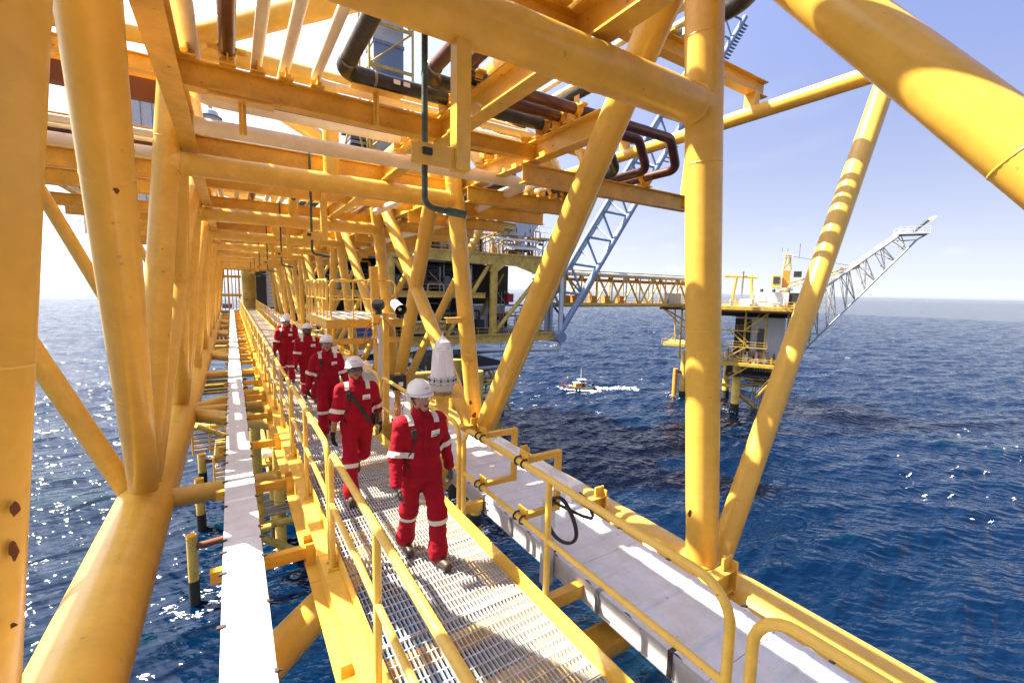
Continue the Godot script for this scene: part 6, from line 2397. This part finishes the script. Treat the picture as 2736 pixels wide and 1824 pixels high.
	for s in [-1, 1]:
		var o1 := Vector3(0.034 * s, 0.113, 0.104)
		var gx := Vector3(0.97, 0, -0.24 * s)
		for ring in 1:
			var m := gl.put(hx * o1, hx.basis * Vector3(0.24 * s, 0, 0.97))
			for i in 14:
				var an := TAU * i / 14
				gl.put(hx * (o1 + gx * 0.03 * signf(cos(an)) * pow(absf(cos(an)), 0.7) + Vector3(0, 0.019, 0) * signf(sin(an)) * pow(absf(sin(an)), 0.7)), hx.basis * Vector3(0.24 * s, 0, 0.97))
			for i in 14:
				gl.tri(m, m + 1 + i, m + 1 + (i + 1) % 14)
		fr.tube(hx * (o1 + gx * 0.03 * s + Vector3(0, 0.01, 0)), hx * Vector3(0.082 * s, 0.118, 0.0), 0.003, 0.003, 6)
		var rim := []
		for i in 15:
			var an := TAU * i / 14
			rim.append(hx * (o1 + gx * 0.0305 * signf(cos(an)) * pow(absf(cos(an)), 0.7) + Vector3(0, 0.0195, 0) * signf(sin(an)) * pow(absf(sin(an)), 0.7) + Vector3(0, 0, 0.001)))
		fr.sweep(PackedVector3Array(rim), 0.0019, 6, false)
	fr.tube(hx * Vector3(-0.008, 0.117, 0.11), hx * Vector3(0.008, 0.117, 0.11), 0.0028, 0.0028, 6)
	var gls := part("glasses", fr, M["steel"] if o.get("clear", true) else M["black"], t)
	part("spectacle_lenses", gl, M["glass"] if o.get("clear", true) else M["dark_glass"], gls)
	# radio microphone and its cord, strap
	if o.get("radio", false):
		var k := MB.new()
		var rp := body.hit(B.call(-0.118, 1.315, 0.3), Vector3.FORWARD, 0.012)
		k.box(rp + Vector3(0, 0, 0.008), Vector3(0.023, 0.004, -0.004), Vector3(-0.004, 0.036, 0.0), Vector3(0, 0, 0.014))
		k.tube(rp + Vector3(-0.01, 0.034, 0.008), rp + Vector3(-0.012, 0.055, 0.006), 0.008, 0.007, 8)
		var line := [rp + Vector3(0.0, -0.03, 0.008)]
		for i in 9:
			line.append(body.hit(B.call(-0.118 - 0.012 * sin(i * 0.55) - 0.007 * i + 0.02 * sin(i * 0.8), 1.245 - 0.035 * i, 0.3), Vector3.FORWARD, 0.012))
		k.sweep(smooth_line(line, 4), 0.0075, 8)
		part("radio_microphone", k, M["black"], t)
	if o.get("strap", false):
		var k := MB.new()
		var sp := []
		var sdr := []
		for i in 16:
			var f := i / 15.0
			sp.append(B.call(lerpf(-0.12, 0.2, f), lerpf(1.44, 0.95, f), 0.3 + 0.0 * f))
			sdr.append(Vector3(-0.25 * f, -0.35 * (1.0 - f), -1).normalized())
		strip(k, body, sp, sdr, 0.024, 0.012)
		part("shoulder_strap", k, M["black"], t)
		var bg := MB.new()
		var bp: Vector3 = B.call(0.225, 0.98, 0.06)
		bg.box(bp, Vector3(0.025, 0, 0), Vector3(0, 0.07, 0), Vector3(0, 0, 0.04))
		part("pouch", bg, M["black"], t)
	t.rotation.y = deg_to_rad(o.turn)
	t.position = P(o.u, o.v, WALK)
	var scl: float = o.get("tall", 1.0)
	t.scale = Vector3.ONE * scl


func make_people() -> void:
	var cl := mat("cloth_skin", Color.WHITE, 0.82, 0.0, 0.3)
	cl.vertex_color_use_as_albedo = true
	mat("coverall", lin(0.265, 0.0055, 0.016), 0.85, 0.0, 0.3)
	mat("reflective", lin(0.62, 0.60, 0.52), 0.5)
	var hw := mat("helmet_white", Color.WHITE, 0.28)
	hw.vertex_color_use_as_albedo = true
	# arms: [swing forward, out to the side, elbow bend, elbow in]; legs: [swing, knee bend, foot pitch]
	person({"label": "leading worker in red coveralls, white helmet and clear glasses, nearest the camera", "u": 3.9, "v": 1.47, "cell": 0.013, "turn": 2.0, "head": [-3.0, 12.0, 3.0],
		"arms": [[10.0, 13.0, 12.0, 6.0], [-14.0, 18.0, 24.0, 8.0]], "legs": [[-13.0, 8.0, 4.0], [19.0, 16.0, 0.0]], "radio": true, "glove": Color(0.10, 0.10, 0.095), "mark": "WEFA", "skin": Color(0.38, 0.215, 0.145)})
	person({"label": "second worker, red coveralls with rolled sleeves and a black strap across his chest", "u": 5.68, "v": 1.29, "cell": 0.015, "turn": -4.0, "head": [-12.0, -10.0, 7.0], "sleeve": 0.25,
		"arms": [[6.0, 12.0, 6.0, 2.0], [-20.0, 16.0, 18.0, 6.0]], "legs": [[20.0, 5.0, 0.0], [-14.0, 50.0, 52.0]], "radio": true, "strap": true, "clear": false, "mark": "Cuulong", "skin": Color(0.30, 0.155, 0.095)})
	person({"label": "third worker, red coveralls and white helmet, with black gloves and a radio cord", "u": 8.25, "v": 1.38, "cell": 0.018, "turn": 0.0, "head": [-9.0, -6.0, 0.0],
		"arms": [[-10.0, 16.0, 18.0, 6.0], [4.0, 16.0, 34.0, 14.0]], "legs": [[12.0, 6.0, 0.0], [-8.0, 26.0, 22.0]], "radio": true, "clear": true})
	person({"label": "fourth worker, bearded with dark sunglasses and a scuffed white helmet", "u": 10.95, "v": 1.43, "cell": 0.021, "turn": -3.0, "head": [-14.0, -8.0, 2.0], "beard": true, "wide": 1.1,
		"arms": [[10.0, 10.0, 16.0, 4.0], [-6.0, 14.0, 20.0, 4.0]], "legs": [[-12.0, 22.0, 20.0], [12.0, 8.0, 0.0]], "clear": false, "skin": Color(0.27, 0.135, 0.085)})
	person({"label": "fifth worker, last one seen whole, beside the left handrail", "u": 13.5, "v": 1.22, "cell": 0.024, "turn": -2.0, "head": [-12.0, -8.0, 0.0],
		"arms": [[4.0, 12.0, 10.0, 4.0], [8.0, 14.0, 46.0, 16.0]], "legs": [[-8.0, 16.0, 10.0], [10.0, 6.0, 0.0]], "radio": true})
	person({"label": "rearmost worker, half hidden behind the fifth one", "u": 14.9, "v": 1.38, "cell": 0.028, "turn": 0.0, "head": [4.0, 4.0, 0.0],
		"arms": [[-6.0, 12.0, 10.0, 4.0], [6.0, 12.0, 12.0, 4.0]], "legs": [[10.0, 6.0, 0.0], [-8.0, 16.0, 10.0]]})
